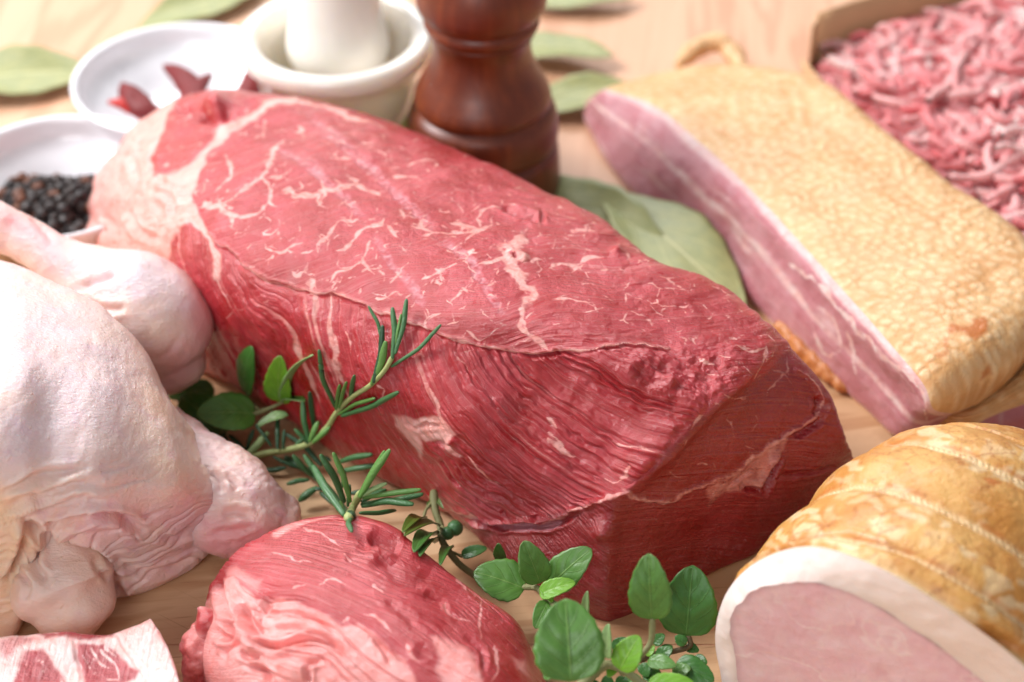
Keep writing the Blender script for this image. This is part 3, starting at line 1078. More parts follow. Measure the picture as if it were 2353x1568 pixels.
# pale streaks between the fibres
st = fbm(psw * 0.9 + 40, side * 0.55, 2.0, 3)
fat = np.maximum(fat, low * (sst(0.40, 0.95, st) * 0.55 * right + sst(0.22, 0.7, st) * 0.8 * (1 - right) * (1 - sst(600, 1000, beef.P[..., 0]) * 0.4)))
# top muscle: fibres run from lower left to upper right and fade to flat wrinkles
pt = rbf([p[:2] for p in C2((0, 1000), (400, 850), (900, 1000), (1300, 860), (1500, 1300), (1700, 1200), (1400, 620), (2000, 560), (1800, 900), (2300, 900), (1900, 1200), (2300, 1250), (1700, 1480), (2300, 1450), (0, 300), (700, 100), (0, 1500), (600, 1200))],
         [0, 0, 9, 9, 20, 20, 4, 4, 12, 12, 22, 22, 30, 30, -22, -22, 16, 16], beef.P)
topm = (1 - low) * (1 - end) * (1 - fat)
wr = np.abs(perlin(pt * 0.75 + n1, X * 0.35, 0.3))
wrr = sst(950, 1250, beef.P[..., 0])
d += topm * (-(0.004 + 0.02 * wrr) * sst(-0.6, 0.5, gz) * np.exp(-(wr / 0.09) ** 2))
wr2 = fbm(pt * 0.45 + n1 * 2, X * 0.6, Y * .6, 3)
d += topm * wrr * 0.03 * wr2
# end face: fibres slant, its shade is painted in by tone
pe = X * 0.7 + Z * 1.6
d += end * 0.02 * fbm(pe * 3, Y * 1.2, X * 0.3, 3)
d += 0.10 * fbm(X / 2.6, Y / 2.6, Z / 2.6, 3) + 0.028 * fbm(X * 1.3, Y * 1.3, Z * 1.3, 3)
# crumpled zone near the corner
cr = beef.inside(C3((850, 80), (1500, 100), (1500, 300), (1250, 520), (900, 420), (700, 250)), 40)
d += cr * (0.12 * fbm(X * 1.6, Y * 1.6, Z * 1.6 + 5, 4))
cfat = beef.inside(C1((-400, 1750), (0, 300), (480, 250), (560, 600), (900, 900), (700, 1400), (600, 1750)), 20)
d += cfat * (0.16 * fbm(X * 0.8, Y * 0.8 + 3, Z * 0.8, 4))


def crease(s, d, pts, w, dep, lip=0.3, P=None):
    D, T = s.dist(smooth_poly(pts, 5) if len(pts) > 2 else pts, P, pad=w * 5 + 10)
    tap = np.clip(np.minimum(T, 1 - T) * 5, 0.15, 1)
    d += tap * (-dep * np.exp(-(D / w) ** 2) + lip * dep * np.exp(-((D - 2.1 * w) / (w * 0.9)) ** 2)) * s.F


for pts, w, dep in [
    (C2((1480, 590), (1620, 650), (1730, 700), (1790, 735)), 7, 0.16), (C2((1805, 640), (1785, 735)), 5, 0.14), (C2((1590, 660), (1650, 680)), 6, 0.1),
    (C1((750, 235), (900, 245)), 8, 0.18), (C1((920, 300), (1000, 330), (1120, 330), (1200, 270)), 12, 0.45), (C1((590, 780), (720, 840), (880, 850)), 6, 0.10),
    (C1((640, 420), (570, 600), (600, 780)), 7, 0.08), (C1((600, 780), (850, 665), (1000, 560)), 6, 0.06),
    (C1((370, 980), (480, 1180), (640, 1260)), 8, 0.16), (C1((200, 1050), (330, 1250)), 8, 0.14), (C1((560, 860), (700, 930), (720, 1080)), 8, 0.12),
    (C1((500, 520), (430, 640), (450, 800)), 8, 0.12), (C1((120, 1120), (220, 1190)), 7, 0.12), (C1((330, 620), (480, 560)), 7, 0.1),
    (C7((600, 330), (760, 380), (870, 425), (1000, 432), (1330, 405), (1420, 350)), 6, 0.20), (C3((1530, 1030), (1600, 1045), (1650, 1040)), 6, 0.18),
    (C3((1760, 800), (1680, 980), (1650, 1060)), 6, 0.18), (C3((1730, 960), (1900, 930), (2150, 880)), 6, 0.12), (C3((1830, 690), (1950, 640), (2040, 550)), 6, 0.14),
    (C3((1400, 1010), (1480, 950), (1600, 900)), 5, 0.07), (C3((1500, 980), (1520, 1030)), 5, 0.09), (C3((1990, 560), (2030, 470), (2010, 400)), 8, 0.16),
    (C8((620, 1090), (740, 1105)), 4, 0.07), (C8((700, 1160), (760, 1190), (820, 1200)), 5, 0.08), (C8((560, 1080), (600, 1100), (660, 1090)), 4, 0.05),
    (C8((1200, 690), (1320, 700), (1450, 690)), 5, 0.06), (C3((730, 1000), (850, 960), (960, 800)), 8, 0.06),
    (C2((1560, 1000), (1620, 1010)), 5, 0.07), (C2((1500, 960), (1580, 970)), 5, 0.05)]:
    crease(beef, d, pts, w, dep, P=Pc)
# the seam is a small step; lifted lips of fat
D, T = beef.dist(seam, Pw)
d += 0.07 * np.exp(-(D / 6) ** 2) * (1 - low) - 0.08 * np.exp(-((D - 5) / 5) ** 2) * low
D, T = beef.dist(sl, Pw)
d += 0.06 * np.exp(-(D / 6) ** 2)
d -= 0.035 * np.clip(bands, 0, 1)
for (cx, cy), r, h in [(C3((605, 1300))[0], 22, 0.35), (C1((1080, 250))[0], 32, 0.45), (C2((1350, 1000))[0], 30, 0.05), (C3((1040, 330))[0], 12, 0.18), (C3((1740, 830))[0], 14, 0.15), (C8((1715, 110))[0], 10, 0.12),
                       (C8((1735, 105))[0], 12, 0.10), (C8((800, 1180))[0], 9, 0.10), (C2((1560, 980))[0], 9, 0.1), (C2((1610, 990))[0], 9, 0.1), (C2((1660, 1010))[0], 9, 0.1)]:
    q = ((beef.P[..., 0] - cx) ** 2 + (beef.P[..., 1] - cy) ** 2) / r ** 2
    d += h * np.exp(-q) * beef.F
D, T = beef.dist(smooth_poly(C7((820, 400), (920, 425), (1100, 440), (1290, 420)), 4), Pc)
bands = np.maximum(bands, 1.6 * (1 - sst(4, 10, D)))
fat = fat * (1 - 0.42 * end)
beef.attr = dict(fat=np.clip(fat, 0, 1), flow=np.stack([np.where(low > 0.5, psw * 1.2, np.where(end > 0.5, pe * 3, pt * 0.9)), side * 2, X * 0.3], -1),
                 tone=np.clip(end * 0.8 + 0.25 * right * low, 0, 1), marb=np.clip(1 - low - end * 0.7, 0, 1), band=np.clip(bands, 0, 1))  # tone paints the end face's shade into the flesh colour
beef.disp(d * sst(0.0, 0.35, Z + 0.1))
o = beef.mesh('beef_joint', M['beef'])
from mathutils.kdtree import KDTree


def depth_index(s, step=3):
    F = s.F[::step, ::step]
    P, Zz = s.P[::step, ::step][F], s.V[..., 2][::step, ::step][F]
    k = KDTree(len(P))
    for i, p in enumerate(P):
        k.insert((p[0], p[1], 0), i)
    k.balance()
    return k, Zz


KD = [depth_index(beef)]


def above(p, lift=0.15):
    """lift a point given by pixel and height so that it stays outside the meat there"""
    z = p[2]
    for k, Zz in KD:
        co, i, dd = k.find((p[0], p[1], 0))
        if dd < 8:
            z = max(z, Zz[i] + lift)
    return (p[0], p[1], z)

tag(o, 'large raw red beef joint with white fat marbling in the middle of the board', 'beef')
# ------------------------------------------------------------------ front steak with folded fat
R = [
    [(440, 1500, 0), (452, 1530, .8), (462, 1500, 1.5), (474, 1465, 1.9), (484, 1420, 2.1), (492, 1375, 2.2), (503, 1318, 2.3)],
    [(520, 1720, 0), (520, 1620, 1.5), (520, 1540, 2.5), (524, 1470, 2.8), (530, 1400, 3.0), (540, 1340, 3), (562, 1252, 2.8)],
    [(640, 1800, 0), (640, 1700, 2), (640, 1600, 3), (645, 1500, 3.5), (655, 1400, 3.7), (668, 1300, 3.6), (690, 1196, 3)],
    [(800, 1850, 0), (800, 1740, 2), (800, 1630, 3.2), (800, 1520, 3.8), (805, 1410, 4), (812, 1300, 3.8), (825, 1186, 3.1)],
    [(940, 1850, 0), (940, 1750, 2), (940, 1650, 3.2), (940, 1550, 3.8), (940, 1450, 4), (940, 1350, 3.7), (940, 1240, 3)],
    [(1040, 1850, 0), (1040, 1760, 2), (1040, 1680, 3), (1035, 1580, 3.6), (1025, 1490, 3.8), (1010, 1400, 3.5), (995, 1288, 2.8)],
    [(1140, 1850, 0), (1140, 1780, 1.8), (1135, 1700, 2.8), (1130, 1630, 3.3), (1125, 1560, 3.4), (1115, 1480, 3.1), (1105, 1370, 2.5)],
    [(1220, 1830, 0), (1220, 1780, 1.2), (1217, 1710, 2.0), (1213, 1650, 2.4), (1210, 1590, 2.5), (1204, 1530, 2.3), (1196, 1440, 2.0)],
    [(1270, 1800, 0), (1268, 1760, .9), (1264, 1710, 1.4), (1260, 1670, 1.6), (1256, 1640, 1.6), (1252, 1600, 1.4), (1243, 1545, 1.2)],
]
s = Surf(body(R, 0.4, 0.45, out=(0.2, 1)), 700, 640, dense=6, cap0=(-0.25, 0, -0.1), cap1=(0.25, 0, -0.2))
Pw = s.warp(6, 0.8)
V = s.V
X, Y, Z = V[..., 0], V[..., 1], V[..., 2]
fat = np.zeros(X.shape)
Pc = Pw.copy()
Pw = vnoise(s)
d = 0.06 * fbm(X / 2.6, Y / 2.6, Z / 2.6, 2)
fp = C4((275, 560), (330, 560), (480, 690), (580, 680), (700, 690), (850, 760), (1000, 860), (1100, 850), (1190, 900), (1290, 1010), (1390, 1080), (1480, 1300), (1400, 1600), (-100, 1600), (-100, 1200), (60, 900), (110, 720), (200, 700), (250, 600))
capm = s.inside(fp, 12, Pw)
fat = np.maximum(fat, 0.95 * capm)
fat = np.maximum(fat, 0.9 * s.inside(C4((1540, 900), (1650, 930), (1760, 980), (1830, 1060), (1880, 1300), (1650, 1300), (1560, 1120), (1600, 1040)), 14, Pw))
fat = np.maximum(fat, 0.7 * s.inside(C4((2040, 1030), (2130, 1060), (2160, 1200), (2080, 1130)), 12, Pw))
fat = np.maximum(fat, 0.75 * s.inside(C4((560, 290), (700, 225), (940, 178), (1010, 182), (700, 260), (600, 320)), 7, Pw))
fat = np.maximum(fat, 0.6 * s.inside(C4((270, 500), (340, 470), (420, 520), (520, 580), (480, 660), (380, 600), (280, 560)), 12, Pw))
veins(s, fat, [
    (C4((690, 630), (780, 600)), 3.5, 2), (C4((1040, 800), (1000, 830)), 3, 3), (C4((1130, 780), (1240, 820), (1300, 900)), 2.5, 2),
    (C4((1630, 700), (1620, 740), (1680, 790), (1790, 830)), 3, 3), (C4((1390, 960), (1420, 1040), (1480, 1080)), 4, 5), (C4((1850, 700), (1850, 800), (1840, 950)), 2.5, 2.5),
    (C4((1930, 980), (1960, 1100), (1900, 1200)), 4, 3), (C4((1010, 430), (1050, 470)), 4, 4), (C4((760, 260), (900, 300), (1000, 380)), 2, 2.5),
    (C4((560, 400), (700, 440), (820, 470)), 2, 2), (C4((860, 600), (930, 570), (1010, 600)), 2, 3), (C4((1700, 560), (1760, 640)), 3, 2), (C4((1190, 610), (1260, 650)), 3, 2)], Pw)
# long curved wrinkles in the fat, following the fold
fl, va = [], []
for v_, pts in [(0, C4((280, 560), (480, 700), (700, 700), (900, 780), (1100, 900), (1300, 1060))), (4, C4((380, 830), (500, 790), (700, 780), (900, 860), (1000, 960), (1200, 1130))),
                (8, C4((380, 870), (520, 960), (640, 950), (820, 930), (960, 1010), (1100, 1150))), (13, C4((290, 1000), (420, 960), (500, 1020), (700, 1060), (900, 1130), (1000, 1230))),
                (18, C4((300, 1140), (450, 1130), (600, 1180), (800, 1250))), (-7, C4((290, 480), (520, 500), (800, 560), (1100, 680), (1400, 800), (1700, 1000))),
                (-15, C4((480, 330), (800, 380), (1100, 470), (1400, 580), (1700, 700), (2000, 960))), (-24, C4((760, 200), (1100, 230), (1400, 360), (1700, 520), (2050, 800)))]:
    q = smooth_poly(pts, 4)[::2]
    fl.extend([tuple(c[:2]) for c in q]); va.extend([v_] * len(q))
psi = rbf(fl, va, s.P)
n1 = fbm(X / 2, Y / 2, Z / 2, 2)
psw = psi + 0.9 * n1
g = np.abs(perlin(psw * 0.36, X * 0.12, 1.0))
d += capm * sst(520, 640, s.P[..., 0]) * (-0.11 * np.exp(-(g / 0.10) ** 2) + 0.08 * fbm(psw * 0.2, X * 0.4, Y * .4, 2))
g = np.abs(perlin(psw * 0.8, X * 0.5 + Y * 0.3, 7.0))
d += (1 - capm) * (-0.04 * np.exp(-(g / 0.10) ** 2)) * sst(-0.5, 0.4, fbm(X / 1.5 + 3, Y / 1.5, Z, 2))
for pts, w, dep in [
    (C4((1150, 350), (1210, 330), (1290, 350), (1370, 385)), 13, 0.24), (C4((1110, 430), (1150, 350)), 12, 0.05), (C4((1140, 510), (1260, 490), (1350, 555), (1480, 580), (1530, 540)), 12, 0.10),
    (C4((980, 600), (1080, 640), (1200, 655)), 10, 0.06), (C4((1500, 640), (1600, 690), (1650, 700)), 12, 0.06), (C4((1250, 690), (1400, 800), (1460, 870)), 9, 0.07),
    (C4((380, 700), (400, 800), (480, 880), (520, 880)), 10, 0.4), (C4((500, 760), (560, 700)), 8, 0.2), (C4((410, 850), (480, 950), (580, 975), (700, 945), (820, 925), (930, 960), (1040, 1060)), 8, 0.32),
    (C4((240, 900), (290, 930), (330, 900), (300, 850), (330, 820)), 9, 0.4), (C4((390, 1010), (430, 1050), (500, 1040)), 7, 0.2), (C4((800, 1090), (795, 1202)), 6, 0.15),
    (C4((560, 1080), (680, 1050), (800, 1085), (900, 1050)), 7, 0.14), (C4((420, 1100), (520, 1130), (560, 1200)), 7, 0.2), (C4((270, 1060), (300, 1000), (400, 950)), 7, 0.22),
    (C4((250, 560), (260, 700), (330, 830)), 8, 0.2), (C4((1180, 930), (1260, 1010), (1300, 1100)), 6, 0.12), (C4((640, 790), (800, 800), (900, 850), (980, 940)), 6, 0.14),
    (C4((560, 860), (700, 860), (850, 900)), 5, 0.1), (C4((1740, 900), (1860, 1010), (1870, 1150)), 6, 0.07), (C4((1640, 700), (1640, 750), (1700, 800)), 4, 0.06)]:
    crease(s, d, pts, w, dep, P=s.P)
for (cx, cy), r, h in [(C4((450, 960))[0], 24, 0.3), (C4((150, 870))[0], 10, 0.2), (C4((350, 600))[0], 24, 0.15), (C4((700, 1130))[0], 36, 0.16), (C4((380, 1060))[0], 30, 0.14),
                       (C4((1010, 440))[0], 10, 0.1), (C4((1430, 1000))[0], 14, 0.08), (C4((1180, 460))[0], 30, 0.12)]:
    d += h * np.exp(-((s.P[..., 0] - cx) ** 2 + (s.P[..., 1] - cy) ** 2) / r ** 2) * s.F
s.attr = dict(fat=np.clip(fat, 0, 1), flow=np.stack([psw * 0.9, X * 0.5, Y * 0.5], -1), tone=np.zeros(X.shape), marb=(1 - capm) * 0.6)
s.disp(d * sst(0, 0.4, Z + 0.1))
o = s.mesh('beef_steak', M['steak'])
KD.append(depth_index(s))
tag(o, 'smaller raw beef piece with thick folded pink fat in the foreground', 'steak')
# torn flap of fat on its left end
root = o
fl_ = TubeSurf([U(478, 1465, 1.6), U(476, 1440, 2.0), U(468, 1420, 2.15), U(458, 1398, 2.3)], [0.42, 0.40, 0.30, 0.10], 60, 40)
Xf = fl_.V
fl_.disp(0.10 * fbm(Xf[..., 0] * 1.6, Xf[..., 1] * 1.6, Xf[..., 2] * 1.6, 3))
fl2 = TubeSurf([U(466, 1560, 0.7), U(462, 1520, 1.1), U(462, 1490, 1.4), U(468, 1450, 1.7)], [0.45, 0.5, 0.50, 0.3], 80, 48)
Xf = fl2.V
fl2.disp(0.2 * fbm(Xf[..., 0] * 1.2, Xf[..., 1] * 1.2, Xf[..., 2] * 1.2, 4))
for k, t in enumerate((fl_, fl2)):
    z = np.zeros(t.V.shape[:2])
    Xf = t.V
    t.attr = dict(fat=0.45 + 0.5 * fbm(Xf[..., 0] * 1.2, Xf[..., 1] * 1.2, Xf[..., 2] * 1.2, 3), flow=Xf * 0.5, tone=z, marb=z)
    t.mesh('fat_flap', M['steak'], root)

# ------------------------------------------------------------------ pork slice at the lower left corner
R = [
    [(-260, 1700, 0.0), (-260, 1640, 1.2), (-255, 1560, 2.3), (-250, 1540, 2.4), (-250, 1520, 2.4), (-250, 1490, 2.35)],
    [(-100, 1900, 0.0), (-100, 1830, 1.2), (-100, 1760, 2.3), (-100, 1660, 2.4), (-100, 1560, 2.4), (-100, 1478, 2.35)],
    [(30, 1900, 0.0), (30, 1830, 1.2), (30, 1760, 2.3), (30, 1660, 2.4), (30, 1560, 2.4), (25, 1462, 2.35)],
    [(160, 1900, 0.0), (160, 1830, 1.2), (160, 1760, 2.3), (160, 1650, 2.4), (160, 1550, 2.4), (165, 1455, 2.35)],
    [(250, 1900, 0.0), (250, 1830, 1.2), (255, 1750, 2.3), (255, 1640, 2.4), (255, 1540, 2.4), (250, 1456, 2.35)],
    [(330, 1900, 0.0), (330, 1830, 1.2), (335, 1750, 2.3), (330, 1640, 2.4), (315, 1530, 2.4), (300, 1442, 2.35)],
    [(440, 1860, 0.0), (440, 1800, 1.2), (445, 1720, 2.3), (415, 1620, 2.45), (375, 1510, 2.45), (338, 1424, 2.4)],
    [(452, 1850, 0.0), (452, 1790, 1.2), (457, 1700, 2.2), (424, 1605, 2.4), (385, 1498, 2.4), (347, 1422, 2.35)],
]
s = Surf(body(R, 0.12, 0.5, out=(0.1, 1)), 360, 260, cap0=(-0.2, 0, 0), cap1=(0.05, 0, -0.1))
Pw = s.warp(6, 0.7)
V = s.V
X, Y, Z = V[..., 0], V[..., 1], V[..., 2]
K9 = lambda *p: crop(0, 1666, 1400, 2195, p)
fat = np.ones(X.shape) * 0.95
Pw = vnoise(s)
lean = s.inside(K9((130, 1440), (170, 1390), (260, 1370), (310, 1400), (340, 1480), (400, 1568), (380, 1750), (120, 1750), (60, 1600)), 10, Pw)
lean = np.maximum(lean, s.inside(K9((470, 1330), (520, 1320), (640, 1330), (700, 1360), (760, 1430), (840, 1500), (820, 1530), (700, 1600), (640, 1750), (520, 1750), (530, 1560), (490, 1440)), 9, Pw))
lean = np.maximum(lean, s.inside(K9((0, 1320), (120, 1270), (240, 1300), (160, 1340), (60, 1420), (0, 1430)), 12, Pw) * 0.5)
lean = np.maximum(lean, s.inside(K9((180, 1240), (290, 1275), (430, 1240), (560, 1240), (690, 1260), (690, 1290), (430, 1295), (270, 1300)), 8, Pw) * 0.8)
lean *= 1 - 0.6 * s.inside(K9((0, 1480), (60, 1490), (60, 1568), (0, 1568)), 12, Pw)
fat = fat * (1 - lean)
veins(s, fat, [(K9((560, 1350), (600, 1420), (660, 1480)), 3, 2), (K9((620, 1360), (700, 1450), (730, 1540)), 3, 4), (K9((220, 1420), (280, 1440)), 3, 2), (K9((510, 1400), (560, 1480)), 2, 3), (K9((650, 1340), (720, 1410)), 3, 2)], Pw)
d = 0.05 * fbm(X / 1.2, Y / 1.2, Z, 4) * sst(0.0, 0.5, Z)
crease(s, d, K9((700, 1265), (760, 1350), (850, 1480), (900, 1568)), 4, 0.05, P=Pw)
crease(s, d, K9((450, 1300), (480, 1400), (520, 1568)), 5, 0.06, P=Pw)
s.attr = dict(fat=fat, flow=np.stack([X * 3, Y * 1.2, Z], -1), tone=np.zeros(X.shape), marb=lean)
s.disp(d)
tag(s.mesh('pork_slice', M['pork']), 'raw pork slice with white rind edge in the lower left corner', 'pork')

# ------------------------------------------------------------------ raw chicken
loc = U(100, 1350, 0)
ch = thing('raw_chicken', (loc[0], loc[1], 0), 'pale raw chicken with folded skin at the left edge', 'chicken')


def skin_attr(s, pink=None, yellow=None, blue=None):
    z = np.zeros(s.V.shape[:2])
    s.attr = dict(pink=np.clip(z if pink is None else pink, 0, 1), yellow=np.clip(z if yellow is None else yellow, 0, 1), blue=np.clip(z if blue is None else blue, 0, 1))


R = [
    [(-560, 1420, .3), (-560, 1330, 2), (-560, 1200, 4.5), (-560, 1050, 6.0), (-560, 900, 6.5), (-560, 750, 6.6), (-560, 620, 5.5)],
    [(-250, 1470, .1), (-250, 1350, 2), (-250, 1200, 4.5), (-250, 1050, 6.5), (-250, 900, 7.5), (-250, 750, 7.5), (-250, 590, 6)],
    [(-60, 1480, .1), (-60, 1350, 2), (-60, 1200, 4.5), (-60, 1050, 6.5), (-60, 900, 7.4), (-60, 750, 7.2), (-60, 588, 6)],
    [(25, 1475, .1), (30, 1350, 1.8), (40, 1200, 4.4), (45, 1050, 6.3), (45, 900, 7.2), (40, 760, 7.1), (30, 603, 6)],
    [(110, 1330, 1.2), (110, 1270, 2.4), (115, 1190, 4.2), (115, 1060, 5.9), (115, 910, 6.7), (115, 790, 6.8), (112, 642, 5.9)],
    [(215, 1375, .2), (215, 1300, 1.9), (220, 1200, 4), (225, 1080, 5.5), (230, 950, 6.2), (235, 830, 6.2), (240, 712, 5.5)],
    [(320, 1365, .1), (325, 1300, 1.3), (335, 1210, 3), (335, 1110, 4.5), (330, 1010, 5.2), (326, 910, 5.4), (330, 800, 4.9)],
    [(400, 1330, .2), (410, 1270, 1.3), (415, 1195, 2.8), (412, 1120, 4.0), (408, 1050, 4.5), (400, 985, 4.6), (392, 915, 4.2)],
    [(450, 1298, .4), (460, 1245, 1.4), (465, 1190, 2.5), (462, 1140, 3.3), (458, 1085, 3.6), (450, 1040, 3.6), (440, 985, 3.4)],
    [(484, 1255, .9), (492, 1220, 1.5), (500, 1185, 2.1), (502, 1155, 2.5), (498, 1125, 2.8), (488, 1095, 2.9), (474, 1062, 2.8)],
]
s = Surf(body(R, 0.5, 0.45, out=(0.6, 0.8)), 520, 420, cap0=(-0.5, 0, 0), cap1=(0.10, 0, -0.25))
Pw = s.warp(8, 1.0)
V = s.V
X, Y, Z = V[..., 0], V[..., 1], V[..., 2]
d = 0.10 * fbm(X / 3, Y / 3, Z / 3, 3) + 0.016 * fbm(X * 2.5, Y * 1.2, Z * 2.5, 3)
K9 = lambda *p: crop(0, 1666, 1400, 2195, p)
wz = s.inside([(-200, 1230), (100, 1120), (300, 1080), (520, 1180), (480, 1420), (60, 1420), (-200, 1500)], 60)
pw_ = (s.P[..., 1] * 0.030 + s.P[..., 0] * 0.012) + 1.2 * fbm(X / 2, Y / 2, Z / 2, 2)
d += wz * (-0.08 * np.exp(-(np.abs(perlin(pw_ * 1.3, X * 0.25, 3.0)) / 0.12) ** 2))
for pts, w, dep in [
    (K9((0, 430), (160, 350), (330, 280), (520, 260)), 8, 0.16), (K9((0, 520), (200, 440), (420, 370), (600, 330)), 8, 0.16), (K9((200, 600), (350, 600), (560, 550), (760, 570), (930, 660)), 10, 0.30),
    (K9((60, 610), (260, 520), (520, 450), (680, 480)), 9, 0.14), (K9((220, 640), (380, 730), (560, 800), (640, 880), (720, 980)), 12, 0.30), (K9((180, 590), (200, 640), (250, 690)), 13, 0.5),
    (K9((560, 800), (720, 830), (900, 880), (1100, 880), (1230, 760)), 10, 0.10), (K9((700, 960), (740, 1040), (760, 1070)), 10, 0.2), (K9((940, 660), (1080, 700), (1200, 640)), 9, 0.08),
    (K9((180, 600), (140, 760), (90, 880), (60, 1000)), 11, 0.35), (K9((1180, 40), (1240, 150), (1260, 260)), 7, 0.12), (K9((1110, 10), (1180, 110), (1230, 230)), 6, 0.06)]:
    crease(s, d, pts, w, dep, lip=0.45, P=Pw)
pk = 0.4 * s.inside([(420, 1100), (520, 1120), (510, 1240), (400, 1340), (330, 1330)], 40) + 0.3 * s.inside([(120, 1180), (260, 1150), (420, 1190), (200, 1260)], 30)
ye = 0.6 * s.inside([(-60, 1050), (60, 1200), (90, 1250), (30, 1500), (-100, 1500)], 40) + 0.25 * s.inside([(350, 850), (480, 1000), (460, 1150), (250, 1100), (0, 1180), (0, 1120), (200, 1050)], 60)
bl = 0.6 * s.inside([(0, 650), (120, 680), (300, 900), (330, 1080), (200, 1120), (0, 1050)], 70)
skin_attr(s, pk, ye, bl)
s.disp(d * sst(0, 0.5, Z))
s.mesh('body', M['skin'], ch)
# thigh and drumstick
s = TubeSurf([U(-80, 490, 5.2), U(-25, 512, 5.3), U(50, 545, 5.0), (U(130, 600, 4.7)), U(215, 655, 4.4), U(300, 705, 3.9), U(360, 765, 3.2), U(385, 830, 2.3)],
             [0.75, 0.82, 0.72, 0.80, 1.25, 1.85, 1.85, 1.25], 260, 180)
V = s.V
X, Y, Z = V[..., 0], V[..., 1], V[..., 2]
Pw = s.warp(5, 1.0)
d = 0.07 * fbm(X / 2.2, Y / 2.2, Z / 2.2, 3) + 0.018 * fbm(X * 2.5, Y * 2.5, Z * 2.5, 3)
C = lambda *p: crop(0, 800, 1400, 2195, p)
for pts, w, dep in [(C((480, 520), (600, 470), (720, 430)), 9, 0.10), (C((500, 600), (640, 640), (800, 640)), 8, 0.12), (C((180, 60), (260, 160), (330, 260)), 9, 0.06), (C((950, 960), (1040, 900), (1100, 800)), 8, 0.05)]:
    crease(s, d, pts, w, dep, P=Pw)
pk = 1.0 * s.inside(C((-100, 0), (100, 60), (260, 130), (430, 260), (500, 420), (300, 420), (150, 250)), 40) + 0.65 * s.inside(C((1180, 450), (1330, 650), (1320, 850), (1200, 1100), (1000, 1200), (960, 900), (1150, 800)), 40)
bl = 0.8 * s.inside(C((500, 300), (850, 270), (1100, 400), (1150, 620), (900, 560), (560, 600)), 50)
skin_attr(s, pk, None, bl)
s.disp(d)
s.mesh('drumstick', M['skin'], ch)
# wing
s = TubeSurf([U(380, 1000, 1.9), U(440, 1080, 1.8), U(500, 1140, 1.7), U(570, 1180, 1.45), U(632, 1198, 1.1)], [0.9, 1.35, 1.62, 1.5, 0.95], 260, 180, flat=0.86)
V = s.V
X, Y, Z = V[..., 0], V[..., 1], V[..., 2]
d = 0.10 * fbm(X / 1.5, Y / 1.5, Z / 1.5, 4)
f1, f2, _ = worley(X * 3.2 + 0.5 * perlin(X, Y, Z), Y * 3.2 + Z * 2)
d += 0.028 * (f2 - f1)
Pw = s.warp(5, 0.8)
for pts, w, dep in [(K9((1270, 280), (1340, 330), (1350, 420)), 8, 0.14), (K9((1350, 300), (1430, 340), (1470, 400)), 7, 0.12), (K9((1340, 540), (1450, 530), (1560, 560)), 9, 0.12), (K9((1300, 660), (1450, 640), (1560, 600)), 8, 0.08)]:
    crease(s, d, pts, w, dep, lip=0.5, P=Pw)
pk = 0.7 * s.inside(K9((1250, 560), (1450, 560), (1600, 640), (1560, 760), (1400, 840), (1200, 800)), 40)
skin_attr(s, pk + 0.15)
s.disp(d)
s.mesh('wing', M['skin'], ch)
# tail end lobe
s = TubeSurf([U(120, 1235, 2.6), U(135, 1290, 2.0), U(150, 1345, 1.45), U(168, 1385, 1.1)], [0.75, 1.25, 1.5, 1.25], 200, 140, flat=0.85)
V = s.V
X, Y, Z = V[..., 0], V[..., 1], V[..., 2]
d = 0.12 * fbm(X / 1.6, Y / 1.6, Z / 1.6, 3)
Pw = s.warp(5, 0.8)
for pts, w, dep in [(K9((230, 720), (210, 850), (290, 960)), 10, 0.18), (K9((560, 800), (600, 870), (680, 950)), 8, 0.10), (K9((110, 880), (160, 950), (150, 1080)), 7, 0.1)]:
    crease(s, d, pts, w, dep, lip=0.4, P=Pw)
skin_attr(s, 0.1 + 0 * X, 0.3 + 0 * X)
s.disp(d)
s.mesh('tail', M['skin'], ch)

# ------------------------------------------------------------------ bacon slab


def bumps(s, sc, amp, seedw=0.4):
    """raised irregular cells of a roasted rind, measured along the surface"""
    G = s.V
    a = np.cumsum(np.concatenate([[0], np.linalg.norm(np.diff(G[:, G.shape[1] // 3], axis=0), axis=1)]))
    b = np.cumsum(np.concatenate([[0], np.linalg.norm(np.diff(G[G.shape[0] // 2], axis=0), axis=1)]))
    Aa, Bb = np.meshgrid(a, b, indexing='ij')
    wx = seedw * fbm(Aa / 1.2, Bb / 1.2, 0.5, 3)
    f1, f2, idv = worley((Aa + wx) * sc, (Bb - wx) * sc * 0.9)
    cell = sst(0.55, 0.1, f1) * (0.35 + 0.65 * idv)
    return amp * cell, cell, Aa, Bb


